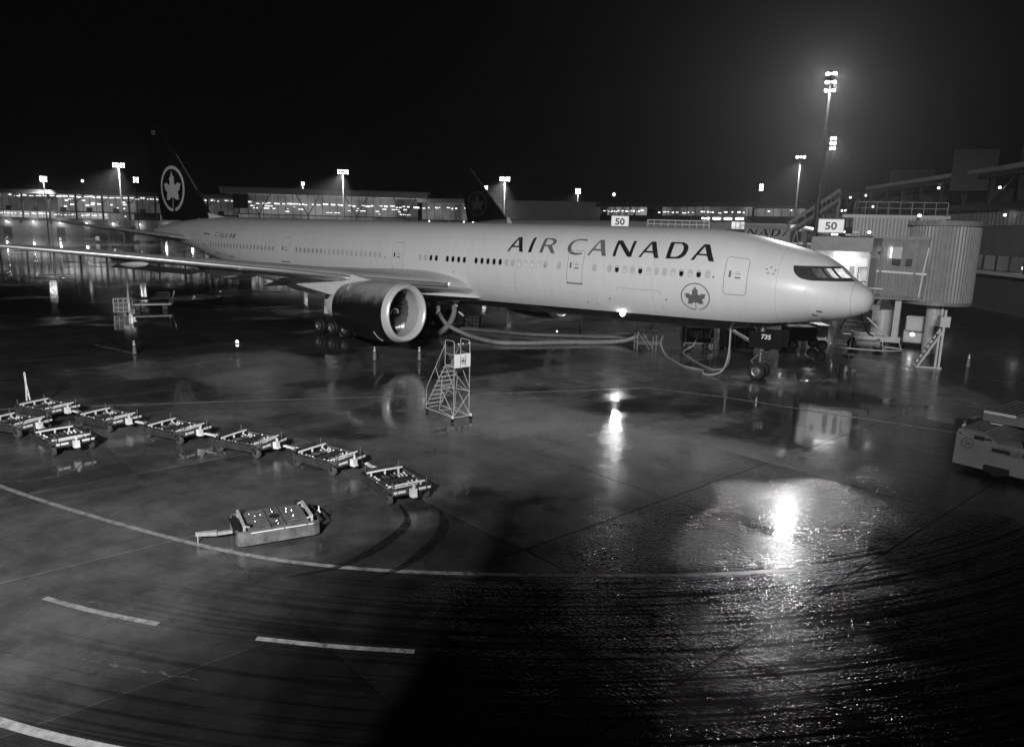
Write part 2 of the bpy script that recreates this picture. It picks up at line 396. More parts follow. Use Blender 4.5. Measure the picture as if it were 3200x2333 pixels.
def window_meshes():
    def rr(a, b, r, n=4):
        P = []
        for cx, cyy, a0 in ((a-r, b-r, 0), (-a+r, b-r, pi/2), (-a+r, -b+r, pi), (a-r, -b+r, 1.5*pi)):
            for i in range(n+1): P.append((cx+r*math.cos(a0+pi/2*i/n), cyy+r*math.sin(a0+pi/2*i/n)))
        return P
    O = rr(.165, .245, .14); I = rr(.125, .20, .115); n = len(O)
    fr = MB(); fr.add([(x, y, -.01) for x, y in O]+[(x*.97, y*.98, .008) for x, y in O]+[(x, y, .008) for x, y in I]+[(x, y, -.002) for x, y in I],
                      [(j*n+i, j*n+(i+1) % n, (j+1)*n+(i+1) % n, (j+1)*n+i) for j in range(3) for i in range(n)])
    pa = MB(); pa.add([(x, y, .002) for x, y in I], [tuple(range(n))])
    sh = MB(); sh.add([(x, y, .005) for x, y in I if y > -.03], [tuple(range(len([1 for x, y in I if y > -.03])))])
    ed = MB(); E_ = [(x, y) for x, y in I if x > .035]; E_.sort(key=lambda p: math.atan2(p[1], p[0]-.08)); ed.add([(x, y, .005) for x, y in E_], [tuple(range(len(E_)))])
    return fr.mesh('window', True), pa, sh, ed

def airliner(root, full=True, reg='735'):
    # --- fuselage
    loft('fuselage', .92, 73.1, tbel, lambda s: pi-tbel(s), 72, white, root)
    loft('nose_cone', 0, .92, tbel, lambda s: pi-tbel(s), 48, white, root)
    loft('belly', 2.4, 54, lambda s: pi-tbel(s), lambda s: 2*pi+tbel(s), 16, belly_black, root)
    MB().tube([sec(.93, 2*pi*k/48, .0) for k in range(48)], .012, 6, True).build('nose_cone_seam', seam, root)
    MB().lathe([(0,.02),(0,.2),(.35,.24)], (-73.3,0,7.25), 'x', 16).build('tail_exhaust', steel, root, True)
    # --- lettering
    for k, P in LETTERS.items():
        mm = decal_mid if k in ('C', 'R', 'A2') and full else decal_black
        decal('letter', fill_polys([[(-s, a) for s, a in L] for L in P]), skin(.007), mm, root, (0, .12))
    emblem(root, lambda u, v: sec(9.149-u, (v-.98)/3.1, .007), .86, decal_mid, .075, (.25, .15))
    # --- fin with rudder
    finsec = []
    def fin_le(z): return 62.0+(z-8.9)*.947
    def fin_te(z): return 71.45+(z-8.4)*.246
    def fin_half(s, z):
        x = (s-fin_le(z))/(fin_te(z)-fin_le(z)); x = min(max(x, 0), 1)
        return (fin_te(z)-fin_le(z))*.10*.5*10*(.2969*math.sqrt(x)-.126*x-.3516*x*x+.2843*x**3-.1036*x**4)*.55
    def finpart(name, f0, f1, z0, z1, m):
        mb = MB(); V = []; F = []; n = 16; L = 9
        for j in range(L+1):
            z = z0+(z1-z0)*j/L; a, b = fin_le(z), fin_te(z)
            for k in range(n+1):
                x = f0+(f1-f0)*.5*(1-math.cos(pi*k/n)); V.append((-(a+(b-a)*x), -fin_half(a+(b-a)*x, z)-.001, z))
            for k in range(n-1, 0, -1):
                x = f0+(f1-f0)*.5*(1-math.cos(pi*k/n)); V.append((-(a+(b-a)*x), fin_half(a+(b-a)*x, z)+.001, z))
        w = 2*n
        for j in range(L):
            for k in range(w): F.append((j*w+k, j*w+(k+1) % w, (j+1)*w+(k+1) % w, (j+1)*w+k))
        F += [tuple(range(w)), tuple(range(L*w, L*w+w))]
        mb.add(V, F); return mb.build(name, m, root, True)
    finm = mat('fin_paint', .014, .35, coat=.15)
    finpart('fin', 0, .60, 8.2, 18.45, finm)
    finpart('rudder', .612, 1, 8.45, 18.3, finm)
    MB().add([(-59.6,0,8.86),(-62.6,.12,9.3),(-62.6,-.12,9.3),(-64.5,.3,8.6),(-64.5,-.3,8.6)], [(0,1,2),(1,3,4,2),(0,3,1),(0,2,4)]).build('dorsal_fillet', white, root)
    MB().tube([(-fin_le(z)+.01, 0, z) for z in (11.6,12.5,13.4,14.3,15.2)], .05, 6).build('fin_leading_edge', glint, root)
    emblem(root, lambda u, v: Vector((-(68.8-u), -fin_half(68.8-u, 11.72+v)-.03, 11.72+v)), 2.2, finlogo, .15, (.4, .5))
    bm, r = text_bm('735'); decal('fin_number', bm, lambda u, v: Vector((-72.35+u*.75, -fin_half(72, 17.6)-.03, 17.35+v*.42)), finlogo, root)
    # --- tailplanes
    for sd in (-1, 1):
        winglike('tailplane', [(sd*y, 62.6+.75*(y-.9), 6.6-.43*y, 6.35+.175*y*.9, .09, 0) for y in (.6, 2.2, 5, 8, 10.77)], wingm, root)
        MB().tube([(-(62.6+.75*(y-.9))+.03, sd*y, 6.35+.175*y*.9+.02) for y in (3.4, 5, 7, 9, 10.7)], .05, 6).build('tailplane_leading_edge', glint, root)
    # --- wings
    ys = [2.2, 3.1, 4.2, 6.5, 9.6, 13.2, 17.4, 21, 26.5, 29.6, 32.4]
    zl = [4.2, 4.38, 4.5, 4.68, 4.98, 5.42, 5.85, 6.26, 6.8, 7.1, 7.5]
    te = [40.3, 40.3, 40.3, 40.35, 40.5, 41.0, 42.6, 44.0, 46.1, 47.3, 49.6]
    for sd in (-1, 1):
        S = []
        for y, z, t in zip(ys, zl, te):
            le = 26.5+.687*(y-3.1)+(1.6*((y-29.6)/2.8) if y > 29.6 else 0)
            S.append((sd*y, le, t-le, z-.02*(t-le)*.3, .125-.0016*y, .03))
        winglike('wing', S, wingm, root)
        edge = [(-(26.5+.687*(y-3.1))+.05, sd*y, z+.0) for y, z in zip(ys[2:-2], zl[2:-2])]
        MB().tube(edge, [.17,.165,.16,.155,.15,.145,.14], 14).build('leading_edge_slat', glint, root)
        if sd == -1 or True:
            for (x0, x1, y, z, a, b, w, zb) in ((36.4, 43.2, 6.6, 3.75, .5, .62, .55, 4.05), (37.2, 42.6, 14.0, 5.12, .15, .5, .42, 5.25), (38.2, 43.0, 20.0, 5.85, .12, .4, .36, 5.98)):
                blob('flap_fairing', x0, x1, sd*y, z, a, b, w, white, root, zb)
            winglike('flap', [(sd*y, 39.4, 2.6, 4.2, .1, .22) for y in (3.7, 9.0)], wingm, root)
            winglike('flap', [(sd*10.9, 39.9, 2.2, 4.72, .1, .24), (sd*13.4, 40.4, 2.0, 4.95, .1, .24)], wingm, root)
            winglike('flap', [(sd*14.6, 40.7, 1.9, 5.08, .1, .2), (sd*19.4, 42.6, 1.6, 5.6, .1, .2)], wingm, root)
        # wing to body fairing
        rows = []
        for i in range(25):
            t = i/24; s = 25.6+20*t; e = math.sin(pi*t)**.75 if 0 < t < 1 else 0
            rows.append([(-s, sd*(2.2+(1.5*e)*math.cos(a)), 3.55+(.85*e)*math.sin(a)) for a in [(-.5+k/16)*pi*.98 for k in range(17)]])
        mb = MB(); mb.grid([r[8:] for r in rows]); mb.build('wing_root_fairing', white, root, True)
        mb = MB(); mb.grid([r[:9] for r in rows]); mb.build('fairing_underside', belly_black, root, True)
        # --- engine
        C = (-25.94, sd*9.61, 2.98)
        lp = [(.5,1.555),(.3,1.57),(.12,1.62),(.03,1.68),(0,1.74),(.03,1.80),(.12,1.86),(.3,1.915),(.5,1.955)]
        L = MB(); L.lathe([(-a, r) for a, r in lp], C, 'x', 64); e = L.build('engine_inlet_lip', lipm, root, True)
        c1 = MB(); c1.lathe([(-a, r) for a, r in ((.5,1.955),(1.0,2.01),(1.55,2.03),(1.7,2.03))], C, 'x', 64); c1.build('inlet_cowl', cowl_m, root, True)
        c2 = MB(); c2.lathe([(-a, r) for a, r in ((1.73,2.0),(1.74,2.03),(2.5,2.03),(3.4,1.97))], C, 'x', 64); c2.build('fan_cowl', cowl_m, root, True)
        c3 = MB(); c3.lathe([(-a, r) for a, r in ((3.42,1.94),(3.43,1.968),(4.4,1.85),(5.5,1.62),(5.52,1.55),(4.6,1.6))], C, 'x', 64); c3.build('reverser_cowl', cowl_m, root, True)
        d = MB(); d.lathe([(-a, r) for a, r in ((.5,1.555),(.9,1.575),(1.3,1.62),(1.62,1.64))], C, 'x', 64); d.build('inlet_duct', ductm, root, True)
        MB().lathe([(-1.75,.01),(-1.75,1.64)], C, 'x', 48).build('fan_case', black, root)
        sp = MB(); sp.lathe([(-a, r) for a, r in ((.95,.02),(1.0,.10),(1.12,.2),(1.3,.31),(1.55,.42),(1.7,.44))], C, 'x', 32); so = sp.build('spinner', black, root, True)
        if sd == -1 and full:
            SPI = [(.10+.022*k, k*.42-.6) for k in range(11)]
            ft = [( 1.0+(r-.10)*1.3-.03, r, a) for r, a in SPI]
            t_ = MB().tube([(C[0]-x, C[1]+r*math.cos(a), C[2]+r*math.sin(a)) for x, r, a in ft], .035, 6).build('spinner_spiral', white2, None); t_.parent = so
        bl = MB(); R_ = []
        for j in range(9):
            q = j/8; r = .42+1.2*q; sw = .34*math.sin(pi*q)-.30*q*q; pit = .35+.75*q; ch = .22+.14*math.sin(pi*q*.8)
            R_.append([(-1.52+(k-.5)*ch*math.cos(pit)*1.0, r*math.cos(sw+(k-.5)*ch*math.sin(pit)/r), r*math.sin(sw+(k-.5)*ch*math.sin(pit)/r)) for k in (0,.25,.5,.75,1)])
        bl.grid(R_); bme = bl.mesh('fan_blade', True); bme.materials.append(bladem)
        for k in range(22):
            o = link('fan_blade', bme, None, root, C, (2*pi*k/22, 0, 0))
        k1 = MB(); k1.lathe([(-a, r) for a, r in ((4.5,1.3),(5.4,1.22),(6.4,.98),(7.0,.80),(7.02,.72))], C, 'x', 40); k1.build('core_cowl', white2, root, True)
        k2 = MB(); k2.lathe([(-a, r) for a, r in ((6.8,.6),(7.2,.5),(7.9,.2),(8.15,.03))], C, 'x', 24); k2.build('exhaust_plug', white2, root, True)
        y = sd*9.61
        py = MB(); V = []
        prof = [(28.6,4.86),(30.6,5.2),(33.4,5.3),(38.2,4.55),(36.5,4.15),(33.0,3.7),(30.0,4.6)]
        py.prism(prof, -.28, .28, lambda a, b, c: (-a, y+c, b)); py.build('pylon', white2, root)
        st = MB(); st.tube([(C[0]-1.45, C[1]+2.05*math.cos(a)*sd*1.0, C[2]+2.05*math.sin(a)) for a in [(-1.15+.06*k) for k in range(10)]], .022, 6); st.build('nacelle_strake', zinc, root)
    # --- landing gear
    ng = MB(); ng.cyl((-5.9,0,3.4),(-5.9,0,1.5),.17,.17,14); ng.cyl((-5.9,0,1.55),(-5.9,0,.55),.10,.10,12); ng.cyl((-5.9,-.5,.54),(-5.9,.5,.54),.08,.08,10)
    ng.bar((-5.9,0,1.9),(-8.2,0,3.0),.16,.16); ng.build('nose_gear_strut', steel, root, True)
    sc_ = MB(); sc_.bar((-6.02,0,1.5),(-6.45,0,1.05),.12,.07); sc_.bar((-6.45,0,1.05),(-6.02,0,.62),.12,.07); sc_.build('torque_link', steel, root)
    lg = MB(); lg.bevbox((-5.75,-.02,1.85),(.35,.62,.34),.06); lg.build('gear_collar', steel, root)
    for dy in (-.34, 0, .34):
        tl = MB(); tl.lathe([(0,.02),(0,.15),(-.14,.17),(-.24,.10)], (-5.35,dy-.1,1.72+.05*abs(dy)), 'x', 14); tl.build('taxi_light', chrome, root, True)
    for dy in (-.40, .40): wheel(root, (-5.9, dy, .535), .535, .42)
    for dy in (-.75, .75):
        dr = MB(); dr.box((-5.5, dy, 2.5), (1.9, .05, 1.0)); dr.build('nose_gear_door', belly_black, root)
    if full:
        bm, r = text_bm(reg, .1, .02); decal('door_number', bm, lambda u, v: Vector((-5.72+u*.56, -.782, 2.56+v*.28)), reflector, root)
    for sd in (-1, 1):
        mg = MB(); mg.cyl((-36.6,sd*4.9,4.4),(-37.1,sd*5.48,.9),.24,.24,16); mg.bar((-35.5,sd*5.48,.66),(-38.65,sd*5.48,.66),.28,.3)
        mg.bar((-37,sd*5.3,2.1),(-34.8,sd*4.0,3.9),.2,.2); mg.bar((-37,sd*5.3,1.9),(-38.9,sd*4.6,3.8),.16,.16)
        mg.build('main_gear_strut', steel, root, True)
        dd = MB(); dd.box((-37.1, sd*6.05, 2.75), (2.1, .06, 2.2), Matrix.Rotation(sd*.12, 3, 'X')); dd.build('main_gear_door', white2, root)
        for s in (35.62, 37.1, 38.58):
            for dy in (-.7, .7): wheel(root, (-s, sd*5.48+dy, .665), .665, .52)
    # --- doors
    for i, (s, hw) in enumerate(((6.83,.65), (17.37,.58), (33.2,.57), (46.7,.56), (59.55,.55))):
        t0, t1 = tz(s, 5.22), tz(s, 7.28)
        if i == 4: t0, t1 = tz(s, 5.3), tz(s, 7.25)
        def rect(a, b, c, d, off, n=8): return [[sec(s-(a+(b-a)*j/4), t0+(t1-t0)*(c+(d-c)*k/n), off) for j in range(5)] for k in range(n+1)]
        db = MB(); db.grid(rect(-hw, hw, 0, 1, .006)); do = db.build('door', white, root, True)
        ol = MB(); pth = []
        cr = .12
        for (a, c) in [(-hw+cr, 0), (hw-cr, 0), (hw, cr/2), (hw, .25), (hw, .5), (hw, .75), (hw, 1-cr/2), (hw-cr, 1), (-hw+cr, 1), (-hw, 1-cr/2), (-hw, .75), (-hw, .5), (-hw, .25), (-hw, cr/2)]:
            pth.append(sec(s-a, t0+(t1-t0)*c, .006))
        ol.tube(pth, .022, 5, True); x = ol.build('door_outline', seam, None); x.parent = do
        if i:
            sl = MB(); sl.grid(rect(-hw-.02, hw+.02, -.03, .008, .016, 1)); x = sl.build('door_sill', decal_black, None); x.parent = do
        if i == 4:
            sl = MB(); sl.grid(rect(-hw, hw, .985, 1.03, .016, 1)); x = sl.build('door_head', decal_black, None); x.parent = do
        hd = MB(); hd.grid(rect(-.40, -.27, .45, .62, .012, 2)); x = hd.build('door_window', panedark if i > 1 else decal_mid, None); x.parent = do
        hd = MB(); hd.grid(rect(-.05, .28, .44, .475, .012, 1)); hd.grid(rect(-.05, .28, .55, .565, .012, 1)); hd.grid(rect(.02, .2, .60, .61, .012, 1)); x = hd.build('door_handle', decal_mid, None); x.parent = do
    # --- cargo door outline
    pth = [sec(a, tz(a, z), .004) for a, z in ((11.3,4.1),(11.35,5.0),(11.5,5.12),(13.0,5.12),(14.25,5.12),(14.35,5.0),(14.3,4.1))]
    MB().tube(pth, .014, 5).build('cargo_door_seam', seam, root)
    # --- skin joints and probes
    for s in (4.6, 11.9, 22.2, 43.4, 51.8, 63.0):
        MB().tube([sec(s, tbel(s)+(pi/2-tbel(s))*k/20, .0) for k in range(21)], .012, 5).build('skin_joint', skinj, root)
    for z, a, b in ((4.55, 12, 26), (7.75, 24, 56), (5.0, 44, 57)):
        MB().tube([sec(a+(b-a)*k/30, tz(a+(b-a)*k/30, z), .0) for k in range(31)], .006, 5).build('skin_joint', skinj, root)
    for s, z in ((2.75, 4.40), (2.35, 4.22), (2.5, 4.62)):
        P = sec(s, tz(s, z), .0); q = P+Vector((.05,-.16,-.02)); MB().tube([P, q, q+Vector((.28,0,.0))], .022, 6).build('pitot_probe', decal_mid, root)
    for s, z in ((16.6, 4.0), (15.9, 3.9), (14.9, 4.35), (8.1, 6.15), (19.7, 6.2), (34.6, 6.1), (11.0, 4.6), (27.6, 5.35)):
        M = frame(s, tz(s, z), .004); x = MB(); x.lathe([(0,.005),(.004,.05),(0,.06)], (0,0,0), 'z', 12); o = x.build('static_port', decal_mid, root); o.matrix_local = M
    # --- cabin windows
    fr, pa, sh, ed = window_meshes(); fr.materials.append(wframe)
    pm = {}
    for k, mm in (('d', panedark), ('s', paneshade), ('l', panelit)):
        q = pa.mesh('window_pane'); q.materials.append(mm); pm[k] = q
    qs = sh.mesh('window_shade'); qs.materials.append(paneshade); qe = ed.mesh('window_edge'); qe.materials.append(panedark)
    K = {}
    for k, c in zip(range(13), 'shlhlsslhslhs'): K[k] = c
    K[14] = 's'; K[19] = 's'
    for k, c in zip(range(21, 33), 'sllllssddddd'): K[k] = c
    for k in range(34, 38): K[k] = 'd'
    for k, c in zip(range(39, 43), 'ddss'): K[k] = c
    for k in range(50, 70): K[k] = 's' if k < 63 else 'e'
    for k in range(75, 95): K[k] = 'e'
    for k, c in K.items():
        s = 8.457+.5334*k; M = frame(s, tz(s, 6.28), .0)
        o = link('window', fr, None, root); o.matrix_local = M
        p = link('window_pane', pm[{'h': 'd', 'e': 's'}.get(c, c)], None, o)
        if c == 'h': link('window_shade', qs, None, o)
        if c == 'e': link('window_edge', qe, None, o)
    # --- flight deck
    zr = [6.23+(7.0-6.23)*i/10 for i in range(11)]
    def srear(z): return 2.9+1.0*(1-((7.0-z)/.77)**2)**.5 if z > 6.235 else 2.9
    def scent(z):
        a, b = .3, 3.0
        for _ in range(40):
            c = (a+b)/2
            if ZT(c) > z: b = c
            else: a = c
        return b
    def patch(name, z0, z1, f0, f1, off, m, nz=8, ns=24, par=None, slant=0):
        rows = []
        for i in range(nz+1):
            z = z0+(z1-z0)*i/nz; a, b = srear(z), scent(z); r = []
            for k in range(ns+1):
                f = f0+(f1-f0)*k/ns
                side = -1
                if f > 1: f = 2-f; side = 1
                s = a+(b-a)*(1-(1-f)**1.0); t = tz(s, z); r.append(sec(s, t, off, side))
            rows.append(r)
        mb = MB(); mb.grid(rows); o = mb.build(name, m, None, True); o.parent = par or root; return o
    mask = patch('cockpit_mask', 6.23, 7.0, 0, 2, .008, maskm, 10, 64)
    for (f0, f1, mm) in ((.40, .60, cockpit_dim), (.645, .70, cockpit_dim), (.705, .80, cockpit_glow), (.85, .975, cockpit_glow), (1.025, 1.15, cockpit_glow), (1.2, 1.36, cockpit_dim), (1.4, 1.6, cockpit_dim)):
        patch('cockpit_window', 6.40, 6.88, f0, f1, .016, mm, 4, 8, mask)
    return
finlogo = mat('fin_emblem', .70, .4)
lipm = mat('inlet_lip_metal', .92, .32, metal=.35)
ductm = mat('inlet_duct_grey', .46, .45)
bladem = mat('fan_blade_metal', .16, .3, metal=.45)
maskm = mat('cockpit_mask_black', .05, .3, var=.3, vscale=2)
cockpit_dim = emis('dim_cockpit_glass', .10, .3, 2)
cockpit_glow = emis('glow_cockpit_glass', .75, .35, 2)  # glow on the panes stands in for the lit bridge seen through

jet = thing('airliner', 'large white wide-body jet with black belly and dark tail parked across the wet apron', 'airliner', (0, 0, 0))
airliner(jet)
# small writing of the near airliner
bm, r = text_bm('C-FIUR', .3); decal('registration', bm, lambda u, v: sec(57.9-u*2.3, tz(57, 7.0)+v*.16, .008), decal_mid, jet, (.1, 0))
fl = fill_polys([[(0,0),(.18,0),(.28,.45),(.1,.45)], [(.62,0),(.8,0),(.9,.45),(.72,.45)], [(.36,.14),(.5,.14),(.54,.32),(.4,.32)]])
decal('flag', fl, lambda u, v: sec(55.3-u, tz(55, 6.98)+v/2.9, .008), decal_black, jet)
for w_, s0_, l_ in (('BOEING', 57.9, 1.25), ('777-300ER', 56.4, 2.0)):
    bm, r = text_bm(w_); decal('type_lettering', bm, lambda u, v: sec(s0_-u*l_, tz(56, 5.28)+v*.085, .008), decal_black, jet, (.05, 0))
st5 = []
for k in range(5):
    a = pi/2+2*pi*k/5; c, s_ = math.cos(a), math.sin(a); px, py_ = .235*c, .235*s_
    st5.append([(px+.13*c, py_+.13*s_), (px-.12*s_-.04*c, py_+.12*c-.04*s_), (px+.06*s_-.06*c, py_-.06*c-.06*s_)])
decal('alliance_star', fill_polys(st5), lambda u, v: sec(4.98-u, tz(4.98, 6.66+v*.75), .008), seam, jet)
# landing light in the wing root and the lamp on the lower fuselage
ll = MB(); ll.lathe([(0,.01),(.02,.14),(.10,.17)], (-14.3,-2.12,3.42), 'y', 14)
lo = ll.build('belly_lamp', emis('belly_lamp_face', 60), jet, True)
lamp('belly_lamp_light', 'SPOT', (-14.3,-2.4,3.3), 330, (-12.5,-24,0), 150, .8, .1)
nl = MB(); nl.lathe([(0,.01),(.03,.13),(.10,.15)], (-27.3,-3.95,4.5), 'x', 12); nl.build('landing_light', emis('root_glint_face', 3), jet, True)  # lens glows in place of the glint at the wing root
# ------------------------------------------------------------------ the wet apron
SLAB_A = math.radians(-13.0)
e1 = Vector((math.cos(SLAB_A), math.sin(SLAB_A))); e2 = Vector((-e1.y, e1.x))
ROAD_C = (-18.2, -8.6)
def ground_mat(name, slab=True):
    m, nt, b = nodes(name); N = nt.nodes; L = nt.links
    def nd(t, **kw):
        n = N.new('ShaderNode'+t)
        for k, v in kw.items():
            if hasattr(n, k): setattr(n, k, v)
            else: n.inputs[k].default_value = v
        return n
    geo = nd('NewGeometry'); mp = nd('Mapping'); mp.inputs['Rotation'].default_value = (0, 0, -SLAB_A)
    L.new(geo.outputs['Position'], mp.inputs['Vector'])
    def noise(scale, detail=6, rough=.6, stretch=None, src=None):
        n = nd('TexNoise'); n.inputs['Scale'].default_value = scale; n.inputs['Detail'].default_value = detail; n.inputs['Roughness'].default_value = rough
        if stretch:
            k = nd('Mapping'); k.inputs['Scale'].default_value = stretch; L.new((src or mp).outputs[0], k.inputs['Vector']); L.new(k.outputs[0], n.inputs['Vector'])
        else: L.new((src or mp).outputs[0], n.inputs['Vector'])
        return n.outputs['Fac']
    def rng(v, a, bb, c, d, smooth=True):
        r = nd('MapRange'); r.interpolation_type = 'SMOOTHSTEP' if smooth else 'LINEAR'
        for k, q in zip(('From Min', 'From Max', 'To Min', 'To Max'), (a, bb, c, d)): r.inputs[k].default_value = q
        L.new(v, r.inputs['Value']); return r.outputs['Result']
    def mth(op, a, c=None):
        n = nd('Math'); n.operation = op
        for i, q in enumerate((a, c)):
            if q is None: continue
            if isinstance(q, (int, float)): n.inputs[i].default_value = q
            else: L.new(q, n.inputs[i])
        return n.outputs[0]
    # standing water: irregular, drawn out along the drainage of the slabs
    sp = nd('SeparateXYZ'); L.new(geo.outputs['Position'], sp.inputs[0])
    pud = rng(mth('ADD', noise(.11, 7, .62, (1, .55, 1)), rng(sp.outputs['X'], -48, -26, .09, 0)), .44, .57, 0, 1)
    fine = noise(.7, 8, .7)
    film = rng(noise(.33, 6, .7, (.6, 1, 1)), .40, .66, 0, 1)
    # rubber laid down along the curved service road
    dx = mth('SUBTRACT', sp.outputs['X'], ROAD_C[0]); dy = mth('SUBTRACT', sp.outputs['Y'], ROAD_C[1])
    rad = mth('SQRT', mth('ADD', mth('MULTIPLY', dx, dx), mth('MULTIPLY', dy, dy))); ang = mth('ARCTAN2', dy, dx)
    cb = nd('CombineXYZ'); L.new(mth('MULTIPLY', rad, 8.5), cb.inputs[0]); L.new(mth('MULTIPLY', ang, 2.2), cb.inputs[1])
    stn = nd('TexNoise'); stn.inputs['Scale'].default_value = 1.0; stn.inputs['Detail'].default_value = 5; stn.inputs['Roughness'].default_value = .62; L.new(cb.outputs[0], stn.inputs['Vector'])
    inroad = mth('MULTIPLY', rng(rad, 26.2, 27.2, 0, 1), rng(rad, 38, 44, 1, 0))
    streak = mth('MULTIPLY', mth('MULTIPLY', rng(stn.outputs['Fac'], .46, .62, 0, 1), rng(noise(.22, 4, .6), .28, .48, .35, 1)), inroad)
    sl_ = nd('SeparateXYZ'); L.new(mp.outputs[0], sl_.inputs[0])
    asph_shade = mth('MAXIMUM', mth('MULTIPLY', rng(rad, 26.6, 27.6, 0, 1), rng(sp.outputs['X'], -11, -2, 0, 1)), mth('MULTIPLY', rng(sl_.outputs['Y'], -16.32, -16.28, 1, 0), rng(sp.outputs['X'], -5, 1, 0, 1)))
    asph_shade = mth('MAXIMUM', asph_shade, mth('MULTIPLY', rng(sl_.outputs['Y'], -3.52, -3.48, 1, 0), rng(sp.outputs['X'], 1.0, 4, 0, 1)))  # asphalt tone spread over the right apron to paint in its shade
    pud = mth('MULTIPLY', pud, rng(asph_shade, 0, 1, 1, .08, False))
    # base colour
    c0 = rng(noise(.5, 8, .68), .3, .7, .08, .15)
    if not slab: c0 = mth('MULTIPLY', c0, .36)
    if slab:
        oi = nd('ObjectInfo'); c0 = mth('MULTIPLY', c0, rng(oi.outputs['Random'], 0, 1, .72, 1.22, False))
    c0 = mth('MULTIPLY', c0, rng(fine, .35, .65, .82, 1.12))
    c0 = mth('MULTIPLY', c0, rng(asph_shade, 0, 1, 1, .15))
    streak = mth('MULTIPLY', streak, rng(asph_shade, 0, 1, .22, 1, False))
    c0 = mth('MULTIPLY', c0, rng(streak, 0, 1, 1, .5))
    c0 = mth('MULTIPLY', c0, rng(pud, 0, 1, 1, .55))
    L.new(c0, b.inputs['Base Color'])
    r0 = mth('ADD', rng(film, 0, 1, .24, .08), rng(fine, .3, .7, -.06, .06))
    r0 = mth('MULTIPLY', r0, rng(streak, 0, 1, 1, .62))
    mx = nd('Mix'); L.new(pud, mx.inputs[0]); L.new(r0, mx.inputs[2]); mx.inputs[3].default_value = .045
    rf = mth('MULTIPLY', mx.outputs[0], rng(asph_shade, 0, 1, 1, .75))
    L.new(rf, b.inputs['Roughness'])
    b.inputs['IOR'].default_value = 1.48
    # aggregate relief, drowned in the puddles and worn flat under the rubber
    h = noise(11, 3, .6)
    vo = nd('TexVoronoi'); vo.inputs['Scale'].default_value = 17; L.new(mp.outputs[0], vo.inputs['Vector'])
    hh = rng(mth('ADD', h, mth('MULTIPLY', vo.outputs['Distance'], .9)), .80, 1.25, 0, 1)
    bp = nd('Bump'); bp.inputs['Distance'].default_value = .02
    L.new(hh, bp.inputs['Height'])
    stg = mth('MULTIPLY', mth('MULTIPLY', rng(pud, 0, .8, .10, .008), rng(asph_shade, 0, 1, 1, 2.3)), rng(streak, 0, 1, 1, .08))
    stg = mth('MULTIPLY', stg, rng(noise(.45, 5, .65), .34, .64, .75, 1.2))
    L.new(stg, bp.inputs['Strength'])
    w = noise(1.6, 3, .5); bp2 = nd('Bump'); bp2.inputs['Distance'].default_value = .05; bp2.inputs['Strength'].default_value = .05
    L.new(w, bp2.inputs['Height']); L.new(bp.outputs['Normal'], bp2.inputs['Normal'])
    L.new(bp2.outputs['Normal'], b.inputs['Normal'])
    return m
gm = ground_mat('wet_concrete'); gm2 = ground_mat('wet_asphalt', False)
g = MB(); R = 1500
g.grid([[(-R+2*R*i/12, -R+2*R*j/12, -.02) for i in range(13)] for j in range(13)])
ground = g.build('ground', gm2); ground['kind'] = 'structure'
apron = bpy.data.objects.new('apron', None); COL.objects.link(apron); apron['kind'] = 'structure'
SL = 6.4; U0, V0 = 3.46, -35.5
sm = MB(); q = SL/2-.010
sm.add([(-q,-q,-.03),(q,-q,-.03),(q,q,-.03),(-q,q,-.03),(-q+.008,-q+.008,0),(q-.008,-q+.008,0),(q-.008,q-.008,0),(-q+.008,q-.008,0)], [(4,5,6,7),(0,1,5,4),(1,2,6,5),(2,3,7,6),(3,0,4,7)])
sme = sm.mesh('concrete_slab'); sme.materials.append(gm)
rs = random.Random(11)
nsl = 0
for i in range(-10, 5):
    for j in range(-3, 11):
        u, v = U0+SL*(i+.5), V0+SL*(j+.5); P = e1*u+e2*v
        d = P-Vector((7.39,-44.9)); fw = d.dot(Vector((-.577,.817))); rt = d.dot(Vector((.814,.581)))
        if fw < -4 or abs(rt) > fw*.75+9: continue
        o = link('concrete_slab', sme, None, apron, (P.x, P.y, rs.uniform(-.0015, .0015)), (0, 0, SLAB_A)); nsl += 1
# ------------------------------------------------------------------ painted lines
def worn(name, v, rough, lo, hi, a=.38, c=.58, sc=3.2):
    m = mat(name, v, rough, var=.4, vscale=5); nt = m.node_tree; b = nt.nodes['Principled BSDF']
    tc = nt.nodes.new('ShaderNodeTexCoord'); n = nt.nodes.new('ShaderNodeTexNoise'); n.inputs['Scale'].default_value = sc; n.inputs['Detail'].default_value = 8; n.inputs['Roughness'].default_value = .75
    r = nt.nodes.new('ShaderNodeMapRange'); r.inputs['From Min'].default_value = a; r.inputs['From Max'].default_value = c; r.inputs['To Min'].default_value = lo; r.inputs['To Max'].default_value = hi
    nt.links.new(tc.outputs['Object'], n.inputs['Vector']); nt.links.new(n.outputs['Fac'], r.inputs['Value']); nt.links.new(r.outputs['Result'], b.inputs['Alpha']); return m
line_m = worn('line_paint', .36, .3, .12, .95, .34, .50, 2.2)
line_old = worn('worn_line_paint', .27, .3, .0, .85, .40, .60, 1.6)
def stripe(name, pts, w, m, z=.006, taper=0):
    P = [Vector(p) for p in pts]; rows = [[], []]; w0 = w
    for i, p in enumerate(P):
        if taper: w = w0*(min(1, .15+i/len(P)*3)*min(1, .1+(len(P)-i)/len(P)*2))*random.uniform(.85, 1.1)
        d = (P[min(i+1, len(P)-1)]-P[max(i-1, 0)]).normalized(); n = Vector((-d.y, d.x))*w/2
        rows[0].append((*(p+n), z)); rows[1].append((*(p-n), z))
    mb = MB(); mb.grid(rows); o = mb.build(name, m); o['kind'] = 'structure'; return o
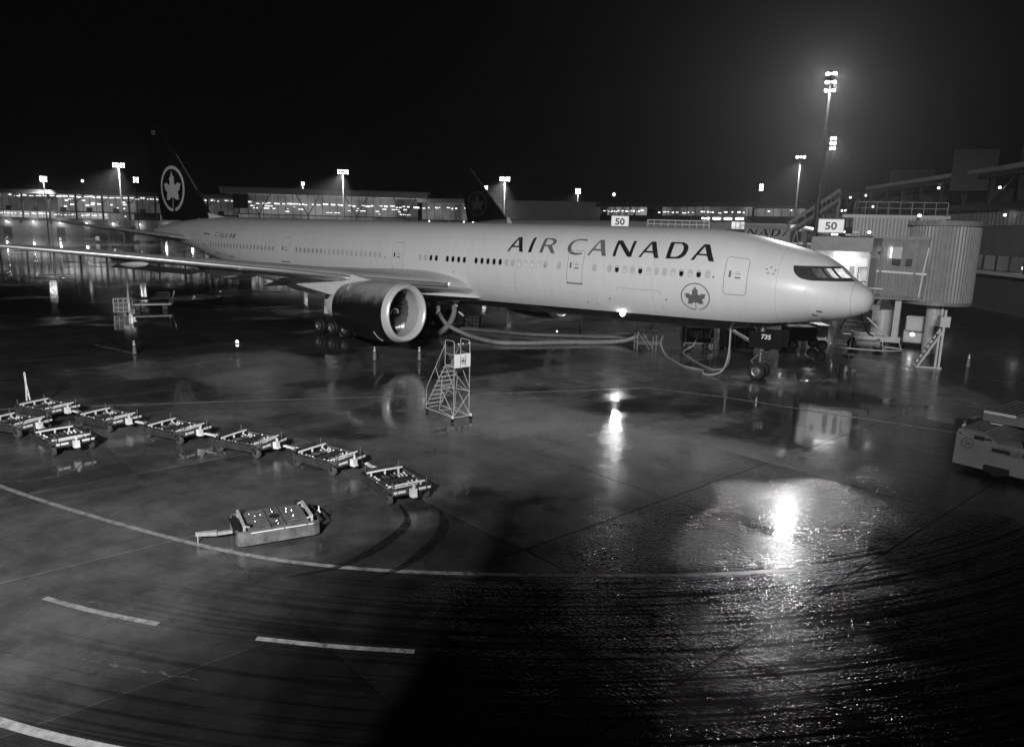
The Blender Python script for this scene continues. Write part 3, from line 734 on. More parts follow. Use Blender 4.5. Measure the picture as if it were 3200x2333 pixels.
def dense(pts, st=1.0):
    out = []
    for a, b in zip(pts[:-1], pts[1:]):
        a, b = Vector(a), Vector(b); n = max(1, int((b-a).length/st))
        out += [a+(b-a)*i/n for i in range(n)]
    return out+[Vector(pts[-1])]
def smooth(pts, n=8):
    P = [Vector(p) for p in pts]; P = [P[0]*2-P[1]]+P+[P[-1]*2-P[-2]]; out = []
    for i in range(1, len(P)-2):
        for k in range(n):
            t = k/n; a, b, c, d = P[i-1], P[i], P[i+1], P[i+2]
            out.append(.5*((2*b)+(c-a)*t+(2*a-5*b+4*c-d)*t*t+(3*b-a-3*c+d)*t**3))
    return out+[P[-2]]
stripe('road_edge_line', smooth([(-30,-36.0),(-24.5,-36.05),(-19.22,-35.82),(-14.53,-35.22),(-10.57,-34.48),(-8.03,-33.74),(-5.78,-32.68),(-3.82,-31.43),(-1.96,-30.08),(.78,-27.9),(3.2,-25.6)]), .17, line_m)
stripe('road_dash', smooth([(-10.35,-38.22),(-8.8,-37.8),(-7.25,-37.25)]), .15, line_m)
stripe('road_dash', smooth([(-5.11,-36.3),(-3.6,-35.5),(-2.15,-34.62)]), .15, line_m)
stripe('road_dash', smooth([(.78,-32.4),(1.9,-31.7),(2.89,-30.9)]), .15, line_old)
stripe('road_edge_line', smooth([(-9,-41.3),(-6.32,-40.62),(-4.19,-39.84),(-2,-38.8)]), .2, line_m)
stripe('stand_line', [(-46,-50.5),(-33.5,-36.0),(-27.77,-28.94),(-22.75,-22.73),(-16.86,-15.93),(-9.88,-7.2)], .17, line_m)
stripe('stand_line', [(-9.8,-7.2),(-5.76,-6.5),(-.64,-6.52),(4.93,-6.45),(20,-6.2)], .16, line_m, .008)
stripe('equipment_line', [(1.0,9.5),(2.9,9.9),(7.3,10.3),(25,12.2)], .16, line_old)
stripe('lead_in_line', [(-71,-1.2),(-64.7,-.9),(-54.9,-.4),(-40,.1)], .2, line_old)
stripe('equipment_line', [(-45,-20.5),(-39.9,-20.5)], .3, line_old)
stripe('stand_line', [(-42,6.0),(-33,3.2),(-26,4.2),(-20.5,7.6)], .16, line_old)
# old tyre arcs at the turn of the dolly train
tyre = worn('tyre_mark', .02, .22, .25, .85)
pale = worn('scuffed_concrete', .17, .45, 0, .75)
for pts, w in (([(-8.15,-28.83),(-7.0,-29.7),(-6.5,-30.9),(-6.3,-32.2),(-6.4,-33.2),(-6.9,-34.2)], .34), ([(-7.0,-28.3),(-6.0,-29.2),(-5.35,-30.5),(-5.05,-32.0),(-5.2,-33.0)], .34)):
    stripe('tyre_mark', smooth(pts), w, tyre, .010, 1)
for pts, w in (([(-20.9,-32.6),(-20.2,-33.6),(-20.4,-34.6),(-21.5,-35.6),(-23.2,-36.2)], .12), ([(-19.9,-32.9),(-19.0,-33.7),(-18.9,-34.6),(-19.6,-35.6),(-21.4,-36.6)], .12)):
    stripe('tyre_mark', smooth(pts), w, pale, .010, 1)
# round manhole covers in the apron
for x, y in ((-27.6, -13.9), (-30.2, -9.2)):
    mb = MB(); mb.lathe([(0,.01),(.004,.42),(.004,.47),(-.01,.5)], (x,y,.006), 'z', 24); o = mb.build('manhole_cover', mat('cast_iron', .12, .3, metal=.4)); o['kind'] = 'structure'

# pale scuffs where tyres scrub along the road
rs2 = random.Random(21)
scuff = worn('scuffed_road', .16, .4, 0, .7, .44, .62, 4)
for a0, r_, da, w in ((-1.72, 29.3, .16, .18), (-1.60, 31.2, .22, .12), (-1.52, 28.9, .10, .30), (-1.42, 29.0, .07, .34), (-1.45, 32.6, .20, .10), (-1.34, 30.4, .16, .10), (-1.55, 33.4, .18, .12), (-1.30, 28.2, .05, .16), (-1.22, 28.0, .04, .14), (-1.26, 32.2, .12, .08)):
    stripe('scuff_mark', [(ROAD_C[0]+(r_+.05*math.sin(9*k))*math.cos(a0+da*k/14), ROAD_C[1]+(r_+.05*math.sin(9*k))*math.sin(a0+da*k/14)) for k in range(15)], w, scuff, .009, 1)
# ------------------------------------------------------------------ container dollies
def caster(parent, x, y, r=.19):
    w = MB(); w.lathe([(-.06,.03),(-.06,r*.8),(-.04,r),(.04,r),(.06,r*.8),(.06,.03)], (x,y,r), 'y', 18)
    o = w.build('wheel', mid_rubber, parent, True)
    f = MB(); f.bar((x,y-.085,r),(x,y-.085,r*2+.06),.06,.015); f.bar((x,y+.085,r),(x,y+.085,r*2+.06),.06,.015); f.box((x,y,r*2+.05),(.14,.2,.03)); f.cyl((x,y-.1,r),(x,y+.1,r),.03,.03,8)
    k = f.build('wheel_fork', dark, None); k.parent = o
mid_rubber = mat('grey_rubber', .09, .55, var=.4, vscale=8)
dolly_rail = mat('dolly_rail_paint', .055, .4, var=.45, vscale=4)
roller_m = mat('roller_steel', .22, .35, metal=.5, var=.35, vscale=5)
deckm = mat('dolly_deck', .012, .4, var=.4, vscale=5)
def towbar(parent, length, m, loc):
    t = MB()
    t.bar((0,-.22,0),(-length*.62,-.03,0),.06,.06); t.bar((0,.22,0),(-length*.62,.03,0),.06,.06); t.bar((-length*.5,0,0),(-length*.9,0,0),.09,.07)
    t.tube([(-length*.95+.07*math.cos(a), .07*math.sin(a), 0) for a in [2*pi*k/12 for k in range(12)]], .022, 6, True)
    t.bar((-length*.3,-.14,0),(-length*.3,.14,0),.04,.03)
    o = t.build('tow_bar', m, parent); o.location = loc; return o
def black_dolly(label, loc, rz, group):
    t = thing('container_dolly', label, 'dolly', loc, rz, group)
    L, Wd = 2.36, 1.62
    for sd in (-1, 1):
        r = MB(); r.box((0, sd*(Wd/2-.05), .35), (L-.5, .10, .22)); r.box((0, sd*(Wd/2-.04), .475), (L-.4, .12, .05))
        r.box((-.45, sd*(Wd/2+.003), .34), (.22,.01,.05)); r.box((.35, sd*(Wd/2+.003), .34), (.22,.01,.05))
        r.build('side_rail', dolly_rail, t)
        e = MB(); p = [(sd*(L/2-.10),-Wd/2+.16),(sd*L/2,-Wd/2+.30),(sd*L/2,Wd/2-.30),(sd*(L/2-.10),Wd/2-.16),(sd*(L/2-.30),Wd/2),(sd*(L/2-.36),Wd/2),(sd*(L/2-.14),Wd/2-.2),(sd*(L/2-.07),Wd/2-.3),(sd*(L/2-.07),-Wd/2+.3),(sd*(L/2-.14),-Wd/2+.2),(sd*(L/2-.36),-Wd/2),(sd*(L/2-.30),-Wd/2)]
        e.prism(p, .34, .56); e.build('end_bumper', dolly_rail, t)
    d = MB(); d.box((0,0,.385), (L-.2, Wd-.18, .05)); d.box((0,-.2,.30),(L-.3,.08,.12)); d.box((0,.2,.30),(L-.3,.08,.12)); d.build('deck_plate', deckm, t)
    c = MB(); c.box((0,0,.425),(.26,Wd-.2,.03)); c.lathe([(0,.01),(.012,.10),(0,.13)], (0,0,.44), 'z', 16); c.build('center_plate', dolly_rail, t)
    for sd in (-1, 1):
        b = MB(); b.tube([(sd*.80,-Wd/2+.16,.545),(sd*.80,0,.555),(sd*.80,Wd/2-.16,.545)], .035, 8)
        for y in (-.5, 0, .5): b.bar((sd*.80,y,.41),(sd*.80,y,.54),.05,.05)
        b.build('stop_bar', zinc, t, True)
        if sd > 0:
            b = MB(); b.tube([(sd*.86,-.45,.50),(sd*.93,-.3,.53),(sd*.93,.2,.53),(sd*.86,.35,.50)], .022, 6); b.build('stop_lever', zinc, t, True)
    for sx in (-1, 1):
        for sy in (-1, 1):
            r = MB(); r.cyl((sx*.42-.27, sy*(Wd/2-.15), .47), (sx*.42+.27, sy*(Wd/2-.15), .47), .045, .045, 10); r.build('side_roller', roller_m, t, True)
            for k in (0, 1):
                r = MB(); r.cyl((sx*.42-.14, sy*.10+k*.13*sy, .435), (sx*.42+.14, sy*.10+k*.13*sy, .435), .025, .025, 8); r.build('deck_roller', roller_m, t, True)
            p = MB(); p.cyl((sx*(L/2-.18), sy*(Wd/2-.2), .5), (sx*(L/2-.18), sy*(Wd/2-.2), .74), .022, .02, 8); p.build('corner_pin', midp, t)
            caster(t, sx*.88, sy*(Wd/2-.16))
            s_ = MB(); s_.lathe([(0,.005),(.012,.04),(0,.05)], (sx*(L/2-.34), sy*(Wd/2+.002), .47), 'y', 12); s_.build('side_reflector', reflector, t)
    bl = MB()
    for x in (-.62,-.47,-.30,.30,.47,.62):
        for y in (-.58,-.43,.30,.43,.58):
            bl.lathe([(0,.042),(.03,.03),(.042,.002)], (x+random.uniform(-.03,.03),y+random.uniform(-.03,.03),.412), 'z', 8)
    for y in (-.66, .66): bl.lathe([(0,.045),(.03,.03),(.045,.002)], (0,y,.45), 'z', 8)
    o = bl.build('ball_casters', zinc, t, True); o['kind'] = 'stuff'
    for y, w in ((-.58,.12),(-.36,.26),(.36,.26),(.60,.12)):
        s_ = MB(); s_.box((L/2+.004, y, .46), (.008, w, .085)); s_.build('reflector_strip', reflector, t)
    h = MB(); h.box((L/2+.08,0,.40),(.16,.2,.26)); h.box((L/2+.17,0,.30),(.1,.16,.05)); h.cyl((L/2+.12,0,.4),(L/2+.12,0,.62),.03,.03,8); h.tube([(L/2+.12,-.06,.60),(L/2+.12,0,.67),(L/2+.12,.06,.60)], .015, 6); h.build('hitch', zinc, t)
    towbar(t, 1.15, zinc, (-L/2+.02, 0, .36))
    return t
g_ = 'black container dollies on the apron'
first = black_dolly('black container dolly at the nearest end of the long curved train, turned towards the camera', (-9.0,-28.15,0), math.radians(-19.5), g_)
tr = 'black container dollies coupled in one train'
first['group'] = tr
for (x, y, a, lab) in (
    (-12.75,-27.75, 3.5, 'second dolly of the long train, coupled just behind its nearest end'),
    (-16.47,-28.36, 12.2, 'middle dolly of the long train, in front of the rolling steps'),
    (-20.13,-29.19, 11.2, 'fourth dolly of the long train, second from its far left end'),
    (-23.78,-30.07, 9.7, 'last dolly at the far left end of the long coupled train')):
    dup(first, (x, y, 0), math.radians(a), lab, tr)
lg_ = 'black dollies parked beside the train'
d0 = dup(first, (-27.43,-30.9,0), math.radians(13.5), 'black dolly with its white tow bar raised upright, rearmost at the left', lg_)
d1 = dup(first, (-25.7,-32.83,0), math.radians(18.8), 'black dolly cut by the left picture edge, before the upright tow bar', lg_)
d2 = dup(first, (-22.1,-32.6,0), math.radians(-4.2), 'uncoupled black dolly in front of the left group, by curved scuff marks', lg_)
for dd, an in ((d0, 1.50), (d1, .25), (d2, .0)):
    for c in dd.children:
        if c.name.startswith('tow_bar'):
            if an: c.rotation_euler = (0, an, 0)
            if an > 1: c.scale = (1.25, .42, 1.1)
# the lone grey dolly in front
t = thing('container_dolly', 'grey roller deck dolly standing alone in front with its tow bar down', 'dolly', (-9.30,-32.66,0), math.radians(63.5))
L, Wd = 2.28, 1.55
grp = mat('worn_grey_dolly_paint', .15, .42, var=.55, vscale=4)
rollg = mat('grey_roller', .12, .35, metal=.3, var=.35, vscale=4)
for sd in (-1, 1):
    r = MB(); r.prism([(-L/2+.02,sd*(Wd/2-.22)),(-L/2+.06,sd*(Wd/2-.06)),(-L/2+.2,sd*Wd/2),(L/2-.2,sd*Wd/2),(L/2-.06,sd*(Wd/2-.06)),(L/2-.02,sd*(Wd/2-.2)),(L/2-.08,sd*(Wd/2-.2)),(L/2-.1,sd*(Wd/2-.1)),(L/2-.22,sd*(Wd/2-.06)),(-L/2+.22,sd*(Wd/2-.06)),(-L/2+.1,sd*(Wd/2-.1)),(-L/2+.08,sd*(Wd/2-.22))], .10, .50)
    r.build('side_skirt', grp, t)
    for x0, x1 in ((-.75,.10),(.15,.72),(.76,.9)):
        s_ = MB(); s_.box(((x0+x1)/2, sd*(Wd/2+.004), .445), (x1-x0, .008, .022)); s_.build('reflector_strip', reflector, t)
    for x in (-.95, .95):
        caster(t, x*.85, sd*(Wd/2-.25), .16)
d = MB(); d.box((-.02,0,.36),(L-.3,Wd-.14,.06)); d.box((-L/2+.1,0,.42),(.2,Wd-.3,.06)); d.build('deck_plate', dark, t)
for sx in (-1, 1):
    for k in range(7):
        y = -.60+.20*k; r = MB(); r.cyl((sx*.21, y, .46), (sx*.80, y, .46), .082, .082, 14); r.build('deck_roller', rollg, t, True)
c = MB(); c.box((0,0,.50),(.36,Wd-.16,.03)); c.build('center_plate', grp, t)
c = MB(); c.lathe([(0,.005),(.012,.1),(.008,.15),(0,.16)], (0,.02,.515), 'z', 24); c.build('turning_disc', dark, t)
for y in (-.55,-.35,.36,.56):
    c = MB(); c.lathe([(0,.07),(.004,.06),(.006,.04)], (0,y,.516), 'z', 14); o = c.build('ball_socket', black, t)
    c = MB(); c.lathe([(0,.035),(.022,.025),(.034,.002)], (0,y,.518), 'z', 10); k = c.build('ball', chrome, None, True); k.parent = o
for sx in (-1, 1):
    b = MB(); b.bar((sx*.90,-.62,.60),(sx*.90,.62,.60),.07,.06)
    for y in (-.6, .6): b.bar((sx*.90,y,.40),(sx*.90,y,.60),.06,.06); b.bar((sx*.90,y,.60),(sx*.76,y,.56),.05,.04)
    b.build('stop_bar', mat('stop_bar_paint', .5, .4, var=.3, vscale=6), t)
for sx, sy in ((-.78,-.55),(-.78,.6),(.78,.68)):
    b = MB(); b.lathe([(0,.07),(.12,.075),(.14,.05),(.15,.01)], (sx,sy,.48), 'z', 12); b.build('corner_stop', dark, t, True)
bl = MB()
for x, y in ((-.62,.40),(-.5,.2),(-.34,.20),(-.55,-.2),(.40,.40),(.52,.20),(.36,.18),(.48,-.2)): bl.lathe([(0,.03),(.02,.02),(.028,.002)], (x,y,.535), 'z', 8)
o = bl.build('ball_casters', chrome, t, True); o['kind'] = 'stuff'
hp = MB(); hp.tube([(L/2-.1,-.6,.2),(L/2-.02,-.62,.52),(L/2+.0,-.3,.55),(L/2-.02,.2,.54),(L/2-.05,.6,.5)], .025, 6); hp.tube([(L/2-.16,.3,.45),(L/2-.12,.38,.58),(L/2-.06,.46,.45)], .02, 6); hp.tube([(L/2-.16,-.5,.45),(L/2-.12,-.44,.58),(L/2-.06,-.38,.45)], .02, 6); hp.build('end_cage', dark, t)
hb = MB(); hb.box((L/2+.06,-.1,.5),(.1,.14,.05)); hb.bar((L/2+.08,-.1,.45),(L/2+.08,-.1,.66),.03,.03); hb.build('hitch', zinc, t)
tb = MB(); tb.bar((0,0,.0),(-.45,0,-.04),.10,.09); tb.prism([(-.40,-.09),(-.40,.09),(-.95,.03),(-.95,-.03)], -.07, .04); tb.bar((-.9,0,-.02),(-.9,0,-.26),.03,.03)
o = tb.build('tow_bar', mat('tow_bar_paint', .34, .42, var=.3, vscale=5), t); o.location = (-L/2+.02,0,.27); o.rotation_euler = (0,0,math.radians(-14))

# ------------------------------------------------------------------ rolling maintenance steps
t = thing('maintenance_steps', 'tall rolling steps with a white emblem panel, standing in front of the engine', 'steps', (-13.18,-19.65,0), math.radians(-15.7))
pipe = mat('steps_pipe', .42, .4, var=.15, vscale=4)
hw = .42
def pipes(name, segs, r=.018, closed=False):
    m = MB()
    for s in segs: m.tube(s, r, 6)
    return m.build(name, pipe, t, True)
for sy in (-1, 1):
    y = sy*hw
    pipes('leg', [[(0,y,.18),(0,y,3.6)]], .021)
    pipes('leg', [[(-.72,y,3.62),(-.72,y,2.5)], [(-1.15,y,.3),(-.95,y,1.9)]])
    pipes('guard_rail', [[(0,y,3.58),(-.06,y,3.66),(-.66,y,3.66),(-.72,y,3.58)], [(-.72,y,3.05),(0,y,3.05)]])
    pipes('hand_rail', [[(-.72,y,3.45),(-2.25,y,1.2),(-2.3,y,.35)], [(-1.5,y,2.3),(-1.2,y,1.75)]])
    pipes('stringer', [[(-.68,y,2.5),(-2.35,y,.22)]], .028)
    [pipes('cross_brace', [q_]) for q_ in ([(0,y,1.5),(-.6,y,2.35)], [(0,y,.3),(-1.0,y,1.3)], [(0,y,1.3),(-.9,y,1.45)], [(0,y,.2),(-1.1,y,.35)])]
[pipes('cross_brace', [q_]) for q_ in ([(0,-hw,2.3),(0,hw,1.3)], [(0,-hw,.25),(0,hw,1.25)], [(-.9,-hw,1.5),(0,hw,1.35)], [(-1.1,-hw,.3),(-1.1,hw,.3)])]
pipes('base_frame', [[(0,-.55,.2),(0,.55,.2)], [(0,-hw,.2),(-2.35,-hw,.2)], [(0,hw,.2),(-2.35,hw,.2)], [(-2.35,-hw,.2),(-2.35,hw,.2)], [(0,-.5,.2),(-1.2,hw,.2)]], .03)
pl = MB(); pl.box((-.35,0,2.5),(.72,.84,.05)); pl.build('platform', pipe, t)
for k in range(9):
    f = (k+.5)/9; st = MB(); st.box((-.72-1.6*f,0,2.5-2.2*f),(.24,.80,.035)); st.build('tread', pipe, t)
pn = MB(); pn.bevbox((.05,0,2.78),(.03,.86,.62),.014); po = pn.build('sign_panel', mat('panel_white', .9, .35), t)
fm = MB(); fm.bar((.07,-.13,2.5),(.07,-.13,3.06),.02,.02); fm.bar((.07,.13,2.5),(.07,.13,3.06),.02,.02); x = fm.build('sign_bracket', greyp, None); x.parent = po
emblem(po, lambda u, v: Vector((.085, u, 2.78+v)), .15, greyp, .2, None, 'panel_emblem', decal_mid)
for y in (-.25, .0, .33):
    l = MB(); l.lathe([(0,.005),(.02,.03),(.04,.032)], (.02,y,3.55), 'x', 10); l.build('work_lamp', reflector, t)
for x_, y in ((.02,-.5),(.02,.5),(-2.3,-.36),(-2.3,.36)):
    w = MB(); w.lathe([(-.03,.02),(-.03,.09),(0,.10),(.03,.09),(.03,.02)], (x_,y,.10), 'y', 16); o = w.build('wheel', black, t, True)
    f = MB(); f.box((x_,y,.22),(.1,.09,.08)); f.box((x_,y,.27),(.05,.05,.06)); k = f.build('wheel_fork', zinc if x_ > 0 else dark, None); k.parent = o

# ------------------------------------------------------------------ cones
conem = mat('cone_plastic', .20, .45, var=.2, vscale=6)
def cone(label, loc):
    c = thing('traffic_cone', label, 'cone', loc, 0, 'tall slim traffic cones')
    b = MB(); b.lathe([(.03,.135),(.25,.115),(.85,.045),(.90,.035),(.91,.002)], (0,0,0), 'z', 20); b.build('cone_body', conem, c, True)
    b = MB(); b.bevbox((0,0,.018),(.34,.34,.034),.01); b.build('cone_base', black, c)
    b = MB(); b.lathe([(.62,.0745),(.62,.079),(.72,.067),(.72,.062)], (0,0,0), 'z', 20); b.build('reflector_band', reflector, c)
    b = MB(); b.lathe([(.80,.053),(.80,.058),(.87,.048),(.87,.044)], (0,0,0), 'z', 20); b.build('reflector_band', reflector, c)
    return c
c0 = cone('slim cone standing alone on dark wet concrete, left of the wheels', (-39.6,-20.58,0))
dup(c0, (-27.04,-11.57,0), .4, 'slim cone under the engine, left one of the pair')
dup(c0, (-24.97,-9.58,0), .2, 'slim cone with a bright top in front of the engine inlet')
dup(c0, (-25.1,11.4,0), .1, 'dim cone far under the belly, behind the long hoses')
dup(c0, (4.0,14.6,0), .1, 'cone below the boarding bridge at right')
t = thing('marker_lamp', 'small bright marker lamp on the wet ground left of the wheels', 'lamp', (-38.9,-13.53,0))
b = MB(); b.lathe([(0,.16),(.05,.15),(.08,.10)], (0,0,0), 'z', 16); b.build('lamp_base', dark, t, True)
b = MB(); b.lathe([(.08,.10),(.17,.09),(.21,.05),(.22,.002)], (0,0,0), 'z', 16); b.build('lamp_lens', emis('marker_lens', 12), t, True)
t = thing('marker_lamp', 'tiny lamp glowing on the ground below the belly, beside the hoses', 'lamp', (-24.6,6.7,0))
b = MB(); b.lathe([(0,.10),(.25,.06),(.3,.05)], (0,0,0), 'z', 12); b.build('lamp_base', dark, t, True)
b = MB(); b.lathe([(.3,.05),(.38,.05),(.42,.02),(.43,.002)], (0,0,0), 'z', 12); b.build('lamp_lens', emis('marker_lens_small', 6), t, True)

# ------------------------------------------------------------------ baggage cart and cage far left
t = thing('baggage_cart', 'open baggage cart with sagging cover beyond the left wing', 'cart', (-62.0,-7.0,0), math.radians(62))
f = MB(); f.box((0,0,.55),(3.4,1.6,.10)); f.bar((-1.65,-.8,.55),(-1.65,-.8,1.65),.07,.07); f.bar((-1.65,.8,.55),(-1.65,.8,1.65),.07,.07); f.bar((1.55,-.8,.55),(1.6,-.8,1.6),.07,.07); f.bar((1.55,.8,.55),(1.6,.8,1.6),.07,.07)
f.build('frame', mat('cart_paint', .85, .35, var=.1, vscale=3), t)
f = MB(); f.bar((-1.6,-.8,1.05),(1.55,-.8,1.05),.06,.08); f.bar((-1.6,.8,1.05),(1.55,.8,1.05),.06,.08); f.build('side_rail', greyp, t)
cartc = mat('cart_cover', .45, .5, var=.2, vscale=3)
cv = MB(); cv.grid([[(-1.65+3.25*i/16, y, 1.62-.42*math.sin(pi*min(1,i/11))**1.0*(1 if i < 11 else 0)+(.05 if i > 12 else 0)-.08*abs(y)) for i in range(17)] for y in (-.8,-.4,0,.4,.8)]); cv.build('cover', cartc, t, True)
cv = MB(); cv.grid([[(-1.65+3.25*i/16, -.82, (1.56-.42*math.sin(pi*min(1,i/11))*(1 if i < 11 else 0)+(.05 if i > 12 else 0)-.06) if j else 1.02) for i in range(17)] for j in (0, 1)]); cv.build('side_panel', cartc, t)
b = MB(); b.bar((1.75,0,.5),(2.05,0,1.75),.08,.06); b.build('tow_bar', zinc, t)
for x in (-1.2,1.15):
    for y in (-.65,.65): caster(t, x, y, .24)
t = thing('cage_trolley', 'wire cage trolley with lamps beside the baggage cart', 'trolley', (-60.7,-10.6,0), math.radians(62))
f = MB()
for x in (-.6,-.2,.2,.6):
    for y in (-.45,.45): f.bar((x,y,.15),(x,y,1.35),.03,.03)
for z in (.2,.6,1.0,1.35):
    for y in (-.45,.45): f.bar((-.6,y,z),(.6,y,z),.03,.03)
    for x in (-.6,.6): f.bar((x,-.45,z),(x,.45,z),.03,.03)
f.build('cage', zinc, t)
f = MB(); f.box((0,0,.6),(1.1,.8,.7)); f.build('load', midp, t)
for x in (-.55,-.2,.25,.55):
    f = MB(); f.lathe([(0,.05),(-.03,.04),(-.04,.002)], (x,-.48,1.2), 'y', 10); f.build('reflector', reflector, t)
for x in (-.5,.5):
    for y in (-.38,.38): f = MB(); f.lathe([(-.03,.01),(-.03,.1),(.03,.1),(.03,.01)], (x,y,.1), 'y', 12); f.build('wheel', black, t)

# ------------------------------------------------------------------ white tractor at right
t = thing('tow_tractor', 'white airport tractor with slotted hoods at the right edge, in shadow', 'tractor', (5.5,-12.6,0), math.radians(-15.5))
tw = mat('tractor_white', .24, .38, var=.18, vscale=2)
b = MB(); b.prism([(0,.22),(.02,1.45),(.08,1.60),(.95,1.60),(1.42,1.30),(3.6,1.30),(3.6,.22)], 0, 3.7, lambda x, z, y: (x, y, z)); b.build('body', tw, t)
b = MB(); b.box((1.8,1.85,.20),(3.3,3.3,.16)); b.build('chassis', black, t)
for k in range(5):
    s_ = MB(); s_.box((.17+.155*k, 1.55, 1.602),(.07,2.7,.012)); s_.build('hood_slot', black, t)
b = MB(); b.prism([(.12,1.60),(.12,1.93),(.2,1.98),(3.6,1.98),(3.6,1.60)], 2.2, 5.6, lambda x, z, y: (x, y, z)); b.build('rear_hood', tw, t)
for k in range(5):
    s_ = MB(); s_.box((.32+.2*k, 3.9, 1.983),(.09,2.9,.012)); s_.build('hood_slot', black, t)
b = MB(); b.cyl((.14,2.17,1.96),(1.25,2.17,1.96),.06,.06,10); b.build('chrome_rail', zinc, t, True)
b = MB(); b.cyl((.55,1.75,1.64),(.95,1.75,1.64),.03,.03,8); b.build('hood_handle', zinc, t, True)
for (x0,x1,z0,z1) in ((.62,.98,1.30,1.45),(1.0,1.2,1.34,1.42),(.1,.17,1.38,1.45),(1.25,1.85,.98,1.10),(2.25,2.9,1.0,1.1)):
    b = MB(); b.box(((x0+x1)/2,-.003,(z0+z1)/2),(x1-x0,.012,z1-z0)); b.build('side_vent', black, t)
b = MB(); b.add([(1.05,-.006,.92),(2.6,-.006,.92),(2.6,-.006,1.12),(1.55,-.006,1.20)], [(0,1,2,3)]); b.build('side_panel', midp, t)
emblem(t, lambda u, v: Vector((.42+u,-.006,1.10+v)), .20, decal_black, .13, None, 'tractor_emblem', decal_mid)
b = MB(); b.bevbox((2.5,.6,1.55),(.5,.5,.5),.06); b.bar((2.2,.2,1.3),(2.2,.2,1.75),.06,.06); b.tube([(2.6+.2*math.cos(a),.25,1.6+.2*math.sin(a)) for a in [2*pi*k/14 for k in range(14)]], .02, 6, True); b.build('driver_controls', black, t)
b = MB(); b.box((1.5,-.02,.30),(.85,.06,.26)); b.build('wheel_arch', black, t)
for x, y in ((1.5,.14),(3.2,.14),(1.5,3.5),(3.2,3.5)): wheel(t, (x,y,.36), .36, .26)

# ------------------------------------------------------------------ hoses and cables
hosem = mat('hose_fabric', .30, .5, var=.3, vscale=4)
hosed = mat('hose_fabric_dark', .16, .5, var=.3, vscale=4)
cabm = mat('cable_rubber', .38, .35, var=.2, vscale=6)
def hose(name, label, cat, pts, r, m, rib=0, group=None):
    P = smooth(pts, 16); rr = [r*(1+(.05 if r > .1 else 0)*(i % 2)+.04*math.sin(i*.7)) for i in range(len(P))]
    if rib: P = smooth(pts, 14); rr = [r*(1+.12*(i % 2)) for i in range(len(P))]
    mb = MB(); mb.tube(P, rr, 12); o = mb.build(name, m, None, True); return tag(o, label, cat, group)
hose('air_hose', 'long pale air hose curving on the ground from the belly to the stand, nearer one', 'hose', [(-31.4,-.3,2.55),(-31.2,-.5,1.9),(-30.3,-.5,1.0),(-28.5,-.2,.35),(-26.5,-.5,.18),(-24.95,-.55,.16),(-23.45,.75,.16),(-21.4,3.3,.16),(-19.2,5.6,.18),(-17.6,6.3,.55),(-16.3,6.6,1.5),(-15.8,6.7,2.0)], .16, hosem)
hose('air_hose', 'farther dim air hose lying across the ground behind the nearer one', 'hose', [(-33.5,2.9,.15),(-31.9,3.5,.15),(-29,4.2,.15),(-26.0,4.75,.15),(-23,6.6,.15),(-20.5,8.3,.16),(-18.4,8.9,.5),(-17.0,8.6,1.5),(-16.6,8.4,2.1)], .15, hosed)
hose('ribbed_duct', 'crumpled ribbed duct hanging from the belly to the ground', 'duct', [(-29.7,-.4,2.6),(-29.65,-.5,2.0),(-29.9,-.5,1.4),(-30.4,-.5,.8),(-31.2,-.4,.25)], .20, hosem, 1)
hose('power_cable', 'nearer power cable looping on the ground up to the nose', 'cable', [(-14.5,5.2,1.4),(-14.45,4.6,.7),(-13.6,3.6,.10),(-12.3,2.0,.05),(-10.91,.55,.05),(-9.6,.1,.05),(-9.25,-.5,.05),(-9.0,-1.05,.05),(-8.4,-1.15,.08),(-7.9,-.85,.35),(-7.75,-.5,1.0),(-7.75,-.3,1.9),(-7.8,-.2,2.95)], .055, cabm, 0, 'power cables by the nose gear')
hose('power_cable', 'farther power cable drooping from the cart up to the nose', 'cable', [(-12.6,7.0,1.3),(-12.8,6.6,.5),(-13.2,5.8,.12),(-12.2,4.2,.06),(-10.72,2.41,.05),(-9.6,1.2,.05),(-8.9,.75,.06),(-8.2,.5,.3),(-7.9,.25,.9),(-7.85,.1,1.6),(-7.85,0,2.95)], .055, cabm, 0, 'power cables by the nose gear')
# little doors hanging open under the near jet
for x, y, z, r in ((-29.2,-.9,2.75,.6),(-30.9,-1.0,2.0,-.7),(-28.6,-.9,2.05,.5)):
    m = MB(); P = [(.32*math.cos(a), .09*math.sin(a)) for a in [2*pi*k/14 for k in range(14)]]
    m.prism(P, -.015, .015, lambda a, b, c: (a, c, b)); o = m.build('access_door', white2, jet); o.location = (x,y,z); o.rotation_euler = (0, r, 0)
m = MB(); m.bar((-31.5,-.35,2.62),(-29.5,-.4,2.62),.05,.05); m.build('duct_bar', zinc, jet)

# ------------------------------------------------------------------ equipment under the forward belly
t = thing('service_stand', 'open tubular service stand under the forward belly', 'stand', (-16.0,5.3,0), math.radians(38))
tubm = mat('stand_tube', .30, .45, var=.3, vscale=5)
for x in (-.7,.7):
    for y in (-.5,.5): f = MB(); f.bar((x,y,0),(x,y,2.3 if x < 0 else 1.5),.06,.06); f.build('post', tubm, t)
for z, n in ((.5,'lower_rail'),(1.45,'deck_rail'),(1.85,'guard_rail'),(2.25,'guard_rail')):
    f = MB()
    for y in (-.5,.5): f.bar((-.7,y,z),(1.2 if z < 2 else .6,y,z),.05,.05)
    for x in (-.7,.7): f.bar((x,-.5,z),(x,.5,z),.05,.05)
    f.build(n, tubm, t)
f = MB(); f.bar((-.7,-.5,1.4),(.2,-.5,.1),.05,.05); f.bar((-.4,-.5,1.4),(.5,-.5,.1),.05,.05); f.build('ladder_brace', tubm, t)
